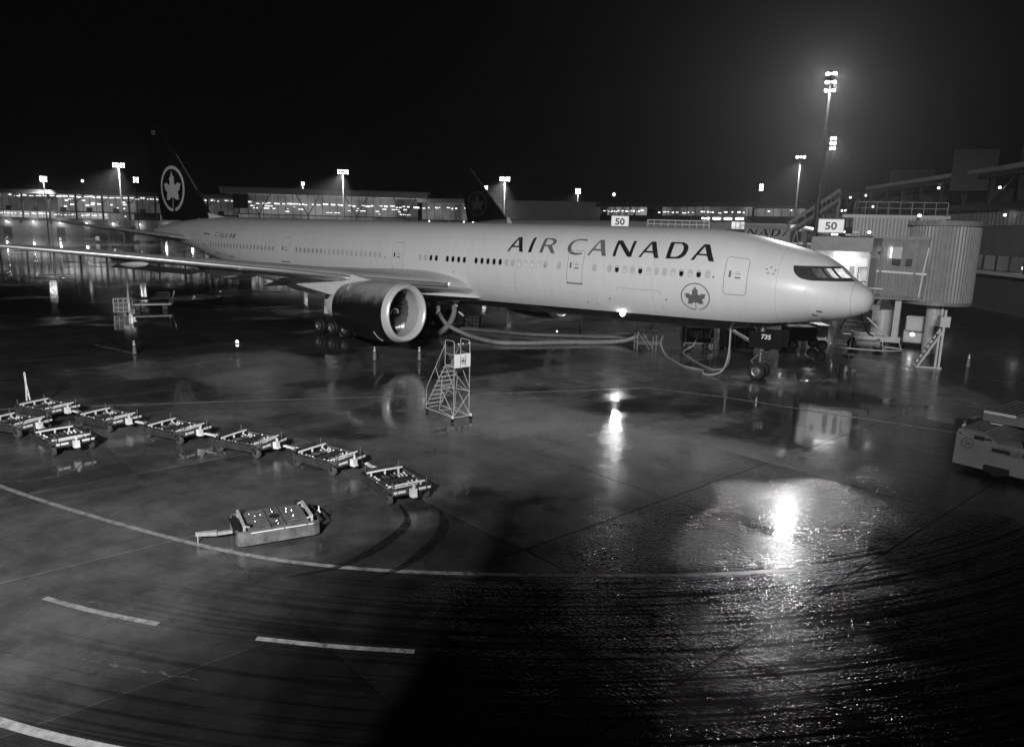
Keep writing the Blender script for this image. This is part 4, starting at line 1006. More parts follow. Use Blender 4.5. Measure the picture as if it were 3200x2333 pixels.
f = MB(); f.box((.1,0,1.45),(1.6,1,.04)); f.build('deck', midp, t)
t = thing('power_cart', 'dark ground power cart with rounded pale frame and coiled cables', 'cart', (-13.0,8.0,0), math.radians(38))
f = MB(); f.tube([(-1.15,-.7,.6),(-1.15,-.7,1.65),(-1.0,-.7,1.85),(1.0,-.7,1.85),(1.15,-.7,1.65),(1.15,-.7,.6)], .05, 8, True); f.tube([(-1.15,.7,.6),(-1.15,.7,1.65),(-1.0,.7,1.85),(1.0,.7,1.85),(1.15,.7,1.65),(1.15,.7,.6)], .05, 8, True); f.build('frame', tubm, t, True)
f = MB(); f.box((0,.1,1.2),(2.1,1.2,1.1)); f.build('housing', black, t)
f = MB(); f.box((-.2,-.55,1.25),(.7,.15,.5)); f.box((.5,-.55,1.15),(.4,.15,.35)); f.box((-.7,-.55,1.35),(.14,.1,.4)); f.build('engine_panel', midp, t)
f = MB(); f.tube(smooth([(.9,-.72,1.8),(.95,-.8,1.2),(.75,-.82,.8),(.9,-.85,.45)], 6), .04, 6); f.tube(smooth([(.75,-.72,1.7),(.62,-.8,1.2),(.85,-.82,.8),(.6,-.85,.4)], 6), .04, 6); f.build('coiled_cable', cabm, t, True)
for x in (-.8,.8):
    for y in (-.6,.6): wheel(t, (x,y,.3), .3, .2)
t = thing('container', 'dark steel container behind the power cart below the belly', 'container', (-10.9,10.6,0), math.radians(36))
f = MB(); f.box((0,0,.95),(2.3,1.5,1.6)); f.build('box_body', dark, t)
for x in (-1.1,-.4,.3,1.1): f = MB(); f.box((x,-.77,.95),(.07,.04,1.6)); f.build('rib', midp, t)
f = MB(); f.box((0,0,.08),(2.2,1.4,.14)); f.build('skid', black, t)
t = thing('wire_crate', 'dark wire crate on the ground behind the engine', 'crate', (-32.6,5.6,0), .3)
f = MB()
for i in range(5): f.bar((-.7+.35*i,-.5,.1),(-.7+.35*i,-.5,1.0),.03,.03)
for z in (.1,.4,.7,1.0): f.bar((-.7,-.5,z),(.7,-.5,z),.03,.03)
for x in (-.7,.7): f.bar((x,-.5,1),(x,.5,1),.03,.03); f.bar((x,.5,.1),(x,.5,1),.03,.03)
f.build('wire_panel', midp, t); f = MB(); f.box((0,.05,.5),(1.3,.9,.85)); f.build('load', black, t)
t = thing('loader_truck', 'dark truck with a white cab corner beyond the nose gear', 'truck', (-7.4,14.4,0), math.radians(35))
f = MB(); f.bevbox((0,0,1.25),(2.2,1.7,1.1),.1); f.build('body', black, t)
f = MB(); f.bevbox((1.55,-.1,1.45),(.8,1.5,.8),.08); f.build('cab', greyp, t); f = MB(); f.box((1.55,-.1,1.95),(.9,1.9,.08)); f.build('cab_roof', white2, t)
for x in (-.7,1.5):
    for y in (-.85,.85): wheel(t, (x,y,.42), .42, .28)
for y in (-.6,.4):
    f = MB(); f.lathe([(0,.09),(.05,.08),(.06,.002)], (1.98,y,.95), 'x', 12); f.build('headlight', chrome, t)
# ------------------------------------------------------------------ floodlight masts
polem = mat('mast_pole', .05, .5)
def mast(label, x, y, h, r0, tiers, heads, aim, facem, spot=None, name='floodlight_mast', group='floodlight masts', rz=0, bw=.55):
    t = thing(name, label, 'light mast', (x, y, 0), rz, group)
    p = MB(); p.cyl((0,0,0), (0,0,h+.3), r0, r0*.45, 12); p.build('pole', polem, t, True)
    n = heads
    for k in range(tiers):
        z = h-k*.8
        b = MB(); b.bar((-(n-1)*bw/2-.1,0,z+.1),((n-1)*bw/2+.1,0,z+.1),.08,.08); b.build('cross_arm', polem, t)
        for i in range(n):
            xx = (i-(n-1)/2)*bw
            hd = MB(); hd.box((xx, .08, z), (bw*.75, .25, bw*.62)); hd.build('lamp_head', dark, t)
            f = MB(); f.lathe([(0,.002),(-.03,bw*.28),(0,bw*.33)], (xx,-.06,z-.02), 'y', 12); f.build('lamp_lens', facem, t)
    if spot:
        for (pw, tg, an, bl) in spot: lamp('mast_light', 'SPOT', (x+.9*math.sin(rz), y-.9*math.cos(rz), h-1.0), pw, tg, an, bl, .45)
    return t
rzc = lambda x, y: math.atan2(-44.9-y, 7.4-x)+pi/2      # turn the heads towards the stand
mast('tall floodlight mast rising behind the boarding bridge, brightest of all', -12.4, 36.9, 24.5, .27, 3, 3, None, emis('near_mast_lens', 70), [(13000, (-16,2,0), 120, .7), (5000,(-30,40,0),110,.8)], rz=rzc(-12.4, 36.9), bw=.36)
mast('second mast with three stacked lamps just right of the tall one', -24.0, 90.5, 24.6, .26, 3, 2, None, emis('second_mast_lens', 60), [(9000, (-30,60,0), 115, .7)], rz=rzc(-24, 90.5), bw=.5)
FM = [('far mast with eight lamps above the left terminal roof', -356.5,108.8,3,4,60000),
      ('tall mast with wide lamp ring and light cone, left of the tail fin', -233.6,79.1,2,5,260000),
      ('small square lamp cluster close to the left of the tail fin', -309.9,125.2,3,3,None),
      ('small four lamp cluster over the left end of the lit hall', -255.0,168.2,2,2,60000),
      ('mast with a light cone standing before the middle of the lit hall', -178.6,122.1,2,5,260000),
      ('mast with a light cone right of the far tail fin', -144.8,163.5,2,5,260000),
      ('tiny lamp pair half hidden at the edge of the far tail fin', -185.7,206.5,2,2,None),
      ('small round lamp cluster over the dark roof right of centre', -154.6,228.7,3,3,40000),
      ('hooded mast with a faint cone left of the tall mast', -38.0,124.1,1,3,50000),
      ('small lamp cluster above the dark terminal near the nose', -74.3,214.5,3,2,None)]
for lab, x, y, ti, he, sp in FM:
    mast(lab, x, y, 25, .30, ti, he, None, lampfar, [(sp, (x-4, y-8, 0), 118, .9)] if sp else None, rz=rzc(x, y), bw=.72)
def streetlamp(lab, x, y, h):
    t = thing('street_lamp', lab, 'street lamp', (x, y, 0), 0, 'single lamps over the roofs')
    p = MB(); p.cyl((0,0,0),(0,0,h),.15,.08,8); p.build('pole', polem, t)
    p = MB(); p.lathe([(0,.05),(.3,.5),(.9,.62),(1.3,.3),(1.4,.01)], (0,0,h-.2), 'z', 12); p.build('lamp_globe', emis('globe', 2.5), t, True)
streetlamp('single round lamp above the left terminal roof', -364.0, 128.8, 24.2)
streetlamp('single upright lamp above the roofs right of the white gate board', -133.2, 220.1, 21.8)

# ------------------------------------------------------------------ glass terminals
concw = mat('terminal_concrete', .20, .6, var=.25, vscale=.4)
roofm = mat('terminal_roof', .42, .5, var=.2, vscale=.2)
rooflit = mat('skylight_roof', .34, .5)
mull = mat('mullion_paint', .05, .5)
panegl = glassy('terminal_glass', .82)
def run(A, B):
    A, B = Vector(A), Vector(B); d = B-A; L = d.length; d.normalize(); n = Vector((d.y, -d.x))
    if n.dot(Vector((7.4,-44.9))-A) < 0: n = -n
    return A, d, n, L
def put(mb, A, d, n, u0, u1, z0, z1, o0, o1):
    """a block on the facade line: from u0..u1 along it, o0..o1 outward"""
    P = []
    for z in (z0, z1):
        for u, o in ((u0,o0),(u1,o0),(u1,o1),(u0,o1)): p = A+d*u+n*o; P.append((p.x, p.y, z))
    mb.add(P, [(0,3,2,1),(4,5,6,7),(0,1,5,4),(1,2,6,5),(2,3,7,6),(3,0,4,7)])
def W3(A, d, n, u, o, z): p = A+d*u+n*o; return Vector((p.x, p.y, z))
rt = random.Random(5)
intm = {k: emis('interior_%s' % n_, v, .45, .12) for k, n_, v in (('dim','dim',.085), ('mid','lit',.18), ('bri','bright',.23), ('vb','very_bright',.5))}
def glassrun(T, A, d, n, u0, u1, z0, z1, step, interior, lamps=0, lampz=None, depth=5.0, lampm=None, lamplen=1.4):
    """panes and mullions in front of a lit room"""
    k = max(1, round((u1-u0)/step)); w = (u1-u0)/k
    for i in range(k):
        a, b = u0+w*i, u0+w*(i+1)
        m = MB(); put(m, A, d, n, a+.07, b-.07, z0+.06, z1-.06, -.03, .0); m.build('window_pane', panegl, T)
        m = MB(); put(m, A, d, n, a-.07, a+.07, z0, z1, -.08, .12); m.build('mullion', mull, T)
        mb = MB(); put(mb, A, d, n, a, b, z0, z1, -depth-.1, -depth); mb.build('lit_room', interior(i/k), T)
    for i in range(lamps):
        u = u0+(u1-u0)*(i+.5+rt.uniform(-.3,.3))/lamps; z = (lampz if lampz else z1-.8)+rt.uniform(-.25,.25)
        m = MB(); put(m, A, d, n, u, u+lamplen*rt.uniform(.3,1.3), z, z+rt.uniform(.18,.45), -depth*rt.uniform(.25,.8), -depth*.2); m.build('room_lamp', lampm or tubelight, T)
pick = lambda *ks: (lambda f: intm[ks[min(int(f*len(ks)), len(ks)-1)]])

# left pier
T = thing('pier_terminal', 'long glazed pier terminal at far left with braced columns and skylights', 'terminal', (0,0,0))
A, d, n, L = run((-376.5, 99.0), (-298.1, 163.8)); A = A-d*14; L += 14
m = MB(); put(m, A, d, n, 0, L, 0, 7.2, -14, 0); m.build('ground_floor_wall', concw, T)
m = MB(); put(m, A, d, n, 0, L, 10.2, 10.8, -12, .5); m.build('floor_band', mull, T)
m = MB(); put(m, A, d, n, 0, L, 7.2, 7.5, -6, .4); m.build('sill_band', concw, T)
m = MB(); put(m, A, d, n, -2, L+1, 17.9, 19.7, -16, 2.2); m.build('roof', roofm, T)
lo = ['bri','vb','vb','bri','vb','mid','mid','mid','mid','dim']
nb = 10; bw = L/nb
for b in range(nb):
    a0, a1 = b*bw, (b+1)*bw
    up = ['dim','dim','dim','bri','bri','mid','dim','mid','dim','dim'][b]
    glassrun(T, A, d, n, a0, a1, 10.8, 17.9, 2.9, pick(up), 6 if up != 'dim' else 4, 16.9, 7, tubelight if b not in (6,) else None, 1.6)
    if b != 6: glassrun(T, A, d, n, a0, a1, 7.5, 10.2, 2.9, pick(lo[b]), 7 if lo[b] in ('vb','bri') else 1, 9.0, 4, tubelight, .6)
    if up in ('bri','mid'):
        for k in range(5):
            m = MB(); u = a0+rt.uniform(0, bw); z = rt.uniform(12, 16); put(m, A, d, n, u, u+rt.uniform(.5,1.6), z, z+.5, -4, -3.6); m.build('room_lamp', tubelight, T)
    m = MB(); put(m, A, d, n, a0-.35, a0+.35, 7.2, 17.9, .15, .8); m.build('column', mull, T)
    for sg in (-1, 1):
        m = MB(); m.bar(W3(A,d,n,a0,.5,14.2), W3(A,d,n,a0+sg*3.6,.5,17.9), .35, .35); m.build('column_brace', mull, T)
    m = MB(); put(m, A, d, n, a0+bw*.5-1.2, a0+bw*.5+1.2, 10.8, 12.4, .2, .9); m.build('facade_box', black, T)
    if b % 2 == 0 or b == 3:
        m = MB(); u = a0+2
        V = [W3(A,d,n,u,-2,19.7), W3(A,d,n,u+6.5,-2,19.7), W3(A,d,n,u+3.0,-5,21.6), W3(A,d,n,u-3.2,-5,21.6), W3(A,d,n,u,-9,19.7), W3(A,d,n,u+6.5,-9,19.7)]
        m.add(V, [(0,1,2,3),(3,2,5,4),(0,3,4),(1,5,2)]); m.build('skylight', rooflit if b != 3 else roofm, T)
    m = MB(); m.lathe([(0,.01),(.15,.35),(.3,.4),(.45,.1)], W3(A,d,n,a0+bw*.35,.6,5.3), 'z', 10); m.build('wall_lamp', emis('wall_lamp_face', 9), T)
    lamp('wall_light', 'POINT', W3(A,d,n,a0+bw*.35,1.6,5.0), 300, None, radius=.3)
    m = MB(); put(m, A, d, n, a0+bw*.35-2, a0+bw*.35+1.6, 0, 3.4, -.02, .05); m.build('service_door', mull if b % 2 else concw, T)
# tall hall
T = thing('departure_hall', 'tall lit glass hall with overhanging roof and big V braces in the middle distance', 'terminal', (0,0,0))
A, d, n, L = run((-249.0, 130.0), (-196.0, 175.5))
m = MB(); put(m, A, d, n, -4, L+4, 18.7, 20.6, -26, 3.5); m.build('roof', roofm, T)
m = MB(); put(m, A, d, n, -5, L+5, 20.6, 21.1, -25, 2.5); m.build('roof_cap', roofm, T)
glassrun(T, A, d, n, 0, L, 16.0, 18.7, 2.75, pick('dim','mid','mid','mid','mid','mid','mid','dim'), 0, None, 9)
glassrun(T, A, d, n, 0, L, 11.2, 16.0, 2.75, pick('mid','bri','bri','bri','bri','bri','mid','dim'), 30, 15.3, 9, tubelight, 1.6)
for k in range(26):
    u = 4+(L-8)*rt.random(); z = rt.choice((12.4, 13.4, 14.3)); m = MB(); put(m, A, d, n, u, u+rt.uniform(.3,2.6), z, z+rt.uniform(.12,.35), -7, -6.8); m.build('room_lamp', tubelight, T)
glassrun(T, A, d, n, 0, L, 6.0, 11.0, 2.75, pick('mid','mid','mid','mid','mid','mid','dim','dim'), 7, 8.6, 7, tubelight, .5)
m = MB(); put(m, A, d, n, 0, L, 0, 6.0, -10, .1); m.build('ground_floor_wall', concw, T)
m = MB(); put(m, A, d, n, 0, L, 11.0, 11.3, -8, .3); m.build('floor_band', mull, T)
for k in range(4):
    u = 5+18.5*k
    for sg in (-1, 1):
        m = MB(); m.bar(W3(A,d,n,u+4.6,.6,11.2), W3(A,d,n,u+4.6+sg*4.4,.6,18.7), .3, .3); m.build('column_brace', mull, T)
    m = MB(); put(m, A, d, n, u+4.4, u+4.8, 0, 11.2, .3, .8); m.build('column', mull, T)
m = MB(); put(m, A, d, n, 0, 5.5, 13.2, 18.6, .1, .5); m.build('end_panel', mull, T)
# link building
T = thing('link_terminal', 'low grey terminal wing with scattered lamps behind the far tail fin', 'terminal', (0,0,0))
A, d, n, L = run((-203.0, 184.0), (-137.5, 218.5))
m = MB(); put(m, A, d, n, -6, L, 17.6, 19.2, -20, 2.0); m.build('roof', roofm, T)
glassrun(T, A, d, n, 0, 34, 11.0, 17.6, 3.4, pick('mid','mid','dim','mid','mid','dim'), 14, 15.5, 6, tubelight, .5)
m = MB(); put(m, A, d, n, 34.1, L, 8.0, 17.6, -6, 0); m.build('blank_wall', roofm, T)
m = MB(); put(m, A, d, n, 0, L, 0, 8.0, -10, .0); m.build('ground_floor_wall', concw, T)
m = MB(); put(m, A, d, n, 0, L, 10.0, 10.6, -6, .5); m.build('floor_band', mull, T)
m = MB(); put(m, A, d, n, 0, 34, 8.0, 10.0, -5, -4.8); m.build('lit_room', intm['dim'], T)
for k in range(11):
    m = MB(); m.lathe([(0,.01),(.1,.3),(.4,.3),(.5,.01)], W3(A,d,n,1+3.6*k+rt.uniform(-1,1),.7,9.8+rt.uniform(-.3,.3)), 'z', 8); m.build('wall_lamp', emis('small_lamp_face', 5), T)
# dark terminal
T = thing('dark_terminal', 'dark terminal with trussed lit windows behind the white gate board', 'terminal', (0,0,0))
A, d, n, L = run((-137.0, 217.0), (-57.9, 202.6))
m = MB(); put(m, A, d, n, -2, L+8, 17.4, 19.0, -24, 1.5); m.build('roof', mull, T)
m = MB(); put(m, A, d, n, 0, L, 0, 9.0, -14, 0); m.build('ground_floor_wall', mull, T)
m = MB(); put(m, A, d, n, 0, L, 12.2, 14.4, -9, .2); m.build('floor_band', mull, T)
glassrun(T, A, d, n, 0, 19, 14.4, 17.4, 2.4, pick('bri','mid','bri'), 16, 15.8, 4, tubelight, .35)
for k in range(5):
    for sg in (-1, 1): m = MB(); m.bar(W3(A,d,n,2+3.6*k,.3,14.4), W3(A,d,n,2+3.6*k+sg*1.9,.3,17.4), .22, .22); m.build('column_brace', black, T)
glassrun(T, A, d, n, 26, 33, 14.4, 17.4, 2.3, pick('mid','dim'), 4, 15.5, 4, tubelight, .3)
glassrun(T, A, d, n, 33, 62, 14.4, 17.4, 3.2, pick('mid','mid','dim','dim','mid'), 12, 15.5, 4, tubelight, .3)
glassrun(T, A, d, n, 63, L, 14.4, 17.0, 2.8, pick('mid','bri','mid','mid'), 2, 16, 4, tubelight, .3)
glassrun(T, A, d, n, 26, 45, 9.2, 12.2, 2.6, pick('bri','mid','bri'), 16, 10.2, 4, tubelight, .4)
glassrun(T, A, d, n, 46, 58, 9.2, 12.2, 2.6, pick('dim','bri','dim'), 4, 10.4, 4, tubelight, .5)
glassrun(T, A, d, n, 62, L, 9.2, 12.2, 2.9, pick('dim','bri','dim','dim'), 2, 10.4, 4, tubelight, .8)
m = MB(); put(m, A, d, n, 0, 25.9, 9.0, 14.3, -6, 0); m.build('blank_wall', mull, T)
for k in range(4):
    m = MB(); put(m, A, d, n, 46+4.3*k, 48.6+4.3*k, 13.2, 13.8, .3, .9); m.build('canopy_lamp', emis('canopy_lamp_face', 6), T)
m = MB(); m.bar(W3(A,d,n,42,1.5,8),W3(A,d,n,42,1.5,14),.4,.4); m.bar(W3(A,d,n,48,1.5,8),W3(A,d,n,48,1.5,14),.4,.4); m.bar(W3(A,d,n,41.8,1.5,14),W3(A,d,n,48.4,1.5,14),.4,.4); m.bar(W3(A,d,n,45,1.5,11),W3(A,d,n,42.5,1.5,14),.3,.3); m.bar(W3(A,d,n,45,1.5,11),W3(A,d,n,47.5,1.5,14),.3,.3); m.bar(W3(A,d,n,45,1.5,8),W3(A,d,n,45,1.5,11),.3,.3); m.build('canopy_frame', greyp, T)
m = MB(); put(m, A, d, n, 60, 66, 8.5, 13, .5, 3); m.build('lift_tower', greyp, T)
# dark tree line over the roofs
tm = mat('tree_foliage', .03, .9)
def tree_row(lab, x, y, w, h):
    t = thing('tree', lab, 'trees', (x, y, 0), rzc(x, y))
    bm = MB(); rr = random.Random(int(x*7+y))
    for k in range(900):
        u = rr.uniform(-1, 1); hh = (1-u*u)**.5*(.75+.25*math.sin(u*9+x)); z = h*(1-.35*rr.random()**1.5*1.0)*(.55+.45*hh) if rr.random() < .6 else h*rr.uniform(.3, .9)*(.5+.5*hh)
        c = Vector((u*w/2, rr.uniform(-2.5, 2.5), z)); s = rr.uniform(.25, .6); R_ = Matrix.Rotation(rr.uniform(0, 6.3), 3, 'Z') @ Matrix.Rotation(rr.uniform(-1, 1), 3, 'X')
        bm.add([c+R_ @ Vector(p)*s for p in ((-1,0,0),(0,-.6,.2),(1,0,0),(0,.6,.2))], [(0,1,2,3)])
    bm.build('crown', tm, t)
    tr_ = MB(); tr_.cyl((0,0,0),(0,0,h*.7),.4,.2,8); tr_.build('trunk', tm, t)
tree_row('broad dark tree rising over the dark terminal roof', -112, 233, 17, 22.6)
tree_row('low dark tree over the roof left of the gate board', -150, 238, 14, 21.2)
tree_row('narrow dark tree over the roof between the other two', -134, 236, 9, 21.0)
tree_row('faint dark tree at the right end of the tree line', -83, 231, 16, 21.8)

# ------------------------------------------------------------------ second jet, farther back
jet2 = thing('airliner', 'second white jet farther back, only its dark tail and roof showing over the first', 'airliner', (-15.1, 71.5, 1.35))
loft('fuselage', 0, 73.1, lambda s: -pi/2, lambda s: 1.5*pi, 40, white, jet2)
for k in ('N', 'A3', 'D', 'A4', 'C', 'A2'):
    decal('letter', fill_polys([[(-s, a) for s, a in L_] for L_ in LETTERS[k]]), skin(.012), decal_black, jet2, (0, .12))
fz = [(8.2,61.3,71.4),(18.45,71.0,73.9)]
m = MB(); V = []
for z, a, b in fz: V += [(-a,0,z),(-(a*.7+b*.3),-.3 if z < 10 else -.12,z),(-b,0,z),(-(a*.7+b*.3),.3 if z < 10 else .12,z)]
m.add(V, [(0,1,5,4),(1,2,6,5),(2,3,7,6),(3,0,4,7),(4,5,6,7),(0,3,2,1)]); m.build('fin', mat('far_fin_paint', .008, .5), jet2)
m = MB(); m.tube([(-61.2,0,8.3),(-64.4,0,11.6),(-70.9,0,18.3)], .09, 6); m.build('fin_leading_edge', greyp, jet2)
emblem(jet2, lambda u, v: Vector((-68.8+u, -.34, 11.6+v)), 2.25, mat('far_fin_emblem', .09, .5), .12)
for sd in (-1, 1):
    winglike('tailplane', [(sd*y, 62.6+.75*(y-.9), 6.6-.43*y, 6.35+.16*y, .09, 0) for y in (.6, 5, 10.77)], wingm, jet2)
    winglike('wing', [(sd*y, 26.5+.687*(y-3.1), 13.8-.37*y*(1 if y > 10 else 1.1), 4.3+.1*y, .12, .03) for y in (2.2, 10, 20, 32)], wingm, jet2)
    m = MB(); m.lathe([(0,1.7),(-.3,1.95),(-2,2.0),(-5,1.6)], (-26,sd*9.6,2.9), 'x', 24); m.build('engine_cowl', belly_black, jet2, True)
    wheel(jet2, (-37.1, sd*5.5, -.085), .665, 1.6)
wheel(jet2, (-5.9, 0, -.2), .55, .9)
m = MB(); m.cyl((-5.9,0,3.4),(-5.9,0,-.2),.17,.17,10); m.cyl((-37,5.5,4),(-37,5.5,0),.25,.25,10); m.cyl((-37,-5.5,4),(-37,-5.5,0),.25,.25,10); m.build('gear_strut', steel, jet2)

# ------------------------------------------------------------------ gate boards
def board(lab, x, y, z, w, h, rz, post):
    t = thing('gate_sign', lab, 'gate sign', (x, y, z), rz, 'gate number boards reading 50')
    b = MB(); b.box((0,.12,0),(w+.12,.22,h+.12)); b.build('sign_box', greyp, t)
    b = MB(); b.box((0,-.002,0),(w,.02,h)); b.build('lit_face', signface, t)
    bm, r = text_bm('50', 0, .03); hh = h*.62; ww = hh*r
    decal('number', bm, lambda u, v: Vector(((u-.5)*ww*1.1, -.016, (v-.5)*hh)), mat('sign_number', .12, .5), t)
    b = MB(); b.bar((0,.2,-h/2),(0,.2,-post),.16,.16); b.build('post', polem, t)
board('lit board 50 seen over the middle of the fuselage, left one of the pair', -36.3, 39.4, 9.72, 2.1, 1.34, rzc(-36.3, 39.4), 9.7)
board('lit board 50 on the boarding bridge beside the nose, right one of the pair', -6.1, 15.4, 9.40, 1.75, .95, rzc(-6.1, 15.4)+.12, 1.6)

# ------------------------------------------------------------------ boarding bridge at the nose
B = thing('boarding_bridge', 'boarding bridge with lit cab, corrugated tunnel and wheeled legs right of the nose', 'boarding bridge', (0,0,0))
cabw = mat('cab_panel', .62, .45, var=.08, vscale=2); corr = mat('corrugated_steel', .32, .42, var=.15, vscale=2); legm = mat('bridge_leg_paint', .6, .42, var=.15, vscale=2)
cab0, cab1, cy0, cy1, cz0, cz1 = -6.35, -2.75, 12.6, 15.4, 3.9, 7.6
m = MB(); m.box(((cab0+cab1)/2, cy1+.06, (cz0+cz1)/2), (cab1-cab0, .12, cz1-cz0)); m.build('back_wall', cabw, B)
m = MB(); m.box((cab0-.06, (cy0+cy1)/2, (cz0+cz1)/2), (.12, cy1-cy0, cz1-cz0)); m.build('side_wall', cabw, B)
m = MB(); m.box((cab1+.06, (cy0+cy1)/2, (cz0+cz1)/2), (.12, cy1-cy0, cz1-cz0)); m.build('side_wall', cabw, B)
m = MB(); m.box(((cab0+cab1)/2, (cy0+cy1)/2-.1, cz0-.12), (cab1-cab0+.3, cy1-cy0+.5, .24)); m.build('cab_floor', greyp, B)
m = MB(); m.box(((cab0+cab1)/2, (cy0+cy1)/2-.1, cz1+.5), (cab1-cab0+.5, cy1-cy0+.6, .98)); m.build('cab_hood', corr, B)
for x0 in (-5.35, -4.62):
    m = MB(); m.box((x0+.33, cy1-.03, 5.35), (.66,.06,2.7)); dd = m.build('door', cabw, B)
    m = MB(); m.box((x0+.33, cy1-.067, 5.75), (.34,.015,1.45)); k = m.build('door_window', greyp, None); k.parent = dd
m = MB(); m.box((-3.45, cy1-.03, 5.9), (.84,.05,1.1)); wd = m.build('wall_window', mull, B); m = MB(); m.box((-3.45, cy1-.06, 5.9), (.72,.02,.98)); k = m.build('window_pane', emis('cab_window_glow', .55, .3, 2), None); k.parent = wd
m = MB(); m.cyl((-5.6, cy1-.35, 7.38), (-4.1, cy1-.35, 7.38), .07, .07, 10); m.build('tube_lamp', emis('cab_tube_face', 9), B)
lamp('cab_light', 'AREA', (-4.6, cy1-1.9, 7.5), 120, (-4.4, cy1+.4, 4.6)).data.size = 2.2
m = MB(); m.box((-5.95, cy1-.05, 6.3),(.3,.1,.35)); m.build('control_box', greyp, B)
# front lip and bellows ribs
for k in range(4):
    m = MB(); m.tube([(cab0-.25-.08*k, cy0-.1+.2*k, cz0-.1),(cab0-.25-.08*k, cy0-.1+.2*k, cz1+.1),(cab1+.1, cy0-.1+.2*k, cz1+.12)], .07, 6); m.build('bellows_rib', black, B)
m = MB(); m.box((cab1+.55, cy0+.2, cz0-.1), (1.2,.9,.35)); m.build('cab_step', greyp, B)
# corrugated tunnel and rotunda
def corrug(name, a, b, z0, z1, pitch, dep, mtl):
    a, b = Vector(a), Vector(b); dd_ = (b-a); Ln = dd_.length; dd_.normalize(); nn = Vector((dd_.y, -dd_.x)); k = int(Ln/pitch*2); r0, r1 = [], []
    if nn.y > 0: nn = -nn
    for i in range(k+1):
        for e in (-.28, .28):
            u = min(max((i+e)*pitch/2, 0), Ln); p = a+dd_*u+nn*(dep if i % 2 else 0); r0.append((p.x, p.y, z0)); r1.append((p.x, p.y, z1))
    mb = MB(); mb.grid([r0, r1]); return mb.build(name, mtl, B)
corrug('tunnel_wall', (-3.0, 16.2), (.3, 17.7), 4.3, 8.6, .24, .06, corr)
corrug('upper_tunnel_wall', (-5.2, 18.6), (1.0, 20.4), 8.6, 10.1, .5, .08, corr)
m = MB(); m.prism([(-3.0,16.3),(.3,17.8),(-1.6,21.5),(-5.2,20.0)], 4.1, 4.3); m.prism([(-3.2,16.0),(.5,17.6),(-1.4,22.0),(-5.6,20.3)], 8.55, 8.75); m.prism([(-6.0,18.4),(1.2,20.3),(.4,23.0),(-6.6,21.0)], 10.1, 10.35); m.build('tunnel_roof', corr, B)
m = MB(); m.bar((-3.0,16.12,6.2),(.4,17.6,6.05),.10,.14); m.build('cable_tray', zinc, B)
rc = (1.0, 20.0); R0 = 2.3; r0, r1 = [], []
for k in range(121):
    a = 2*pi*k/120; rr = R0+(.06 if k % 2 else 0); r0.append((rc[0]+rr*math.cos(a), rc[1]+rr*math.sin(a), 4.0)); r1.append((rc[0]+rr*math.cos(a), rc[1]+rr*math.sin(a), 9.6))
m = MB(); m.grid([r0, r1]); m.build('rotunda_wall', corr, B)
m = MB(); m.cyl((rc[0],rc[1],9.6),(rc[0],rc[1],9.95),2.6,2.5,36); m.build('rotunda_roof', greyp, B); m = MB(); m.cyl((rc[0],rc[1],3.8),(rc[0],rc[1],4.05),2.4,2.4,36); m.build('rotunda_floor', greyp, B)
m = MB(); m.cyl((rc[0],rc[1],0),(rc[0],rc[1],3.9),.55,.55,20); m.build('rotunda_column', legm, B)
for k in range(5):
    m = MB(); x = -.7+.3*k; m.tube(smooth([(x+.15,17.55,8.0),(x+.02,17.45,6.5),(x-.12,17.5,4.3)], 5), .05, 8); m.build('hanging_hose', [zinc,corr,corr,zinc,corr][k], B, True)
m = MB(); m.box((-1.55,16.55,7.55),(.7,.25,.85)); m.build('electric_box', legm, B)
m = MB(); m.cyl((-1.95,16.45,7.2),(-1.95,16.45,7.95),.05,.05,8); m.build('tube_lamp', emis('small_tube_face', 5), B)
for x, y, z in ((-3.7,17.0,8.9),(-.6,18.0,10.2)):
    m = MB(); m.lathe([(0,.01),(.05,.12),(.15,.12),(.2,.01)], (x,y,z), 'z', 8); m.build('round_lamp', emis('round_lamp_face', 6), B)
for k in range(4):
    m = MB(); m.box((-5.9+.5*k, 15.9, 8.78+.2*(k % 2)),(.42,.3,.12)); m.build('roof_lamp', emis('roof_lamp_face', 4) if k < 2 else white2, B)
# drive legs with wheel bogie and hoop bumper
for x, y in ((-5.0,17.0),(-1.25,18.1)):
    m = MB(); m.box((x,y,2.6),(.42,.5,3.6)); m.build('drive_leg', legm, B)
m = MB(); m.bar((-5.3,16.9,.98),(-.9,18.25,.98),.5,.42); m.build('axle_beam', legm, B)
m = MB(); m.bar((-4.2,17.2,1.32),(-2.6,17.7,1.32),.3,.22); m.build('hydraulic_pack', legm, B)
m = MB(); m.bar((-3.9,16.6,3.4),(-1.7,17.7,1.15),.12,.12); m.bar((-3.9,16.6,3.4),(-2.5,17.2,4.4),.12,.12); m.build('diagonal_brace', legm, B)
for s_ in (-.85, .85):
    wo = wheel(B, (-3.1+s_+.0, 17.55+.3*s_, .52), .52, .42); wo.rotation_euler = (0,0,math.radians(17+40))
m = MB(); m.cyl((-3.7,17.0,.62),(-2.4,17.35,.62),.28,.28,14); m.cyl((-2.4,17.35,.62),(-2.1,17.42,.62),.34,.34,14); m.build('drive_motor', greyp, B, True)
hp = [(-3.1+2.6*math.cos(a)*math.cos(.29)-1.0*math.sin(a)*math.sin(.29), 17.5+2.6*math.cos(a)*math.sin(.29)+1.25*math.sin(a)*math.cos(.29), .22) for a in [2*pi*k/40 for k in range(40)]]
m = MB(); m.tube(hp, .05, 8, True)
for k in (22, 27, 33, 38): m.bar(hp[k], (hp[k][0]*.9-.31, hp[k][1]*.9+1.75, 1.0), .05, .05)
m.build('hoop_bumper', legm, B, True)
m = MB()
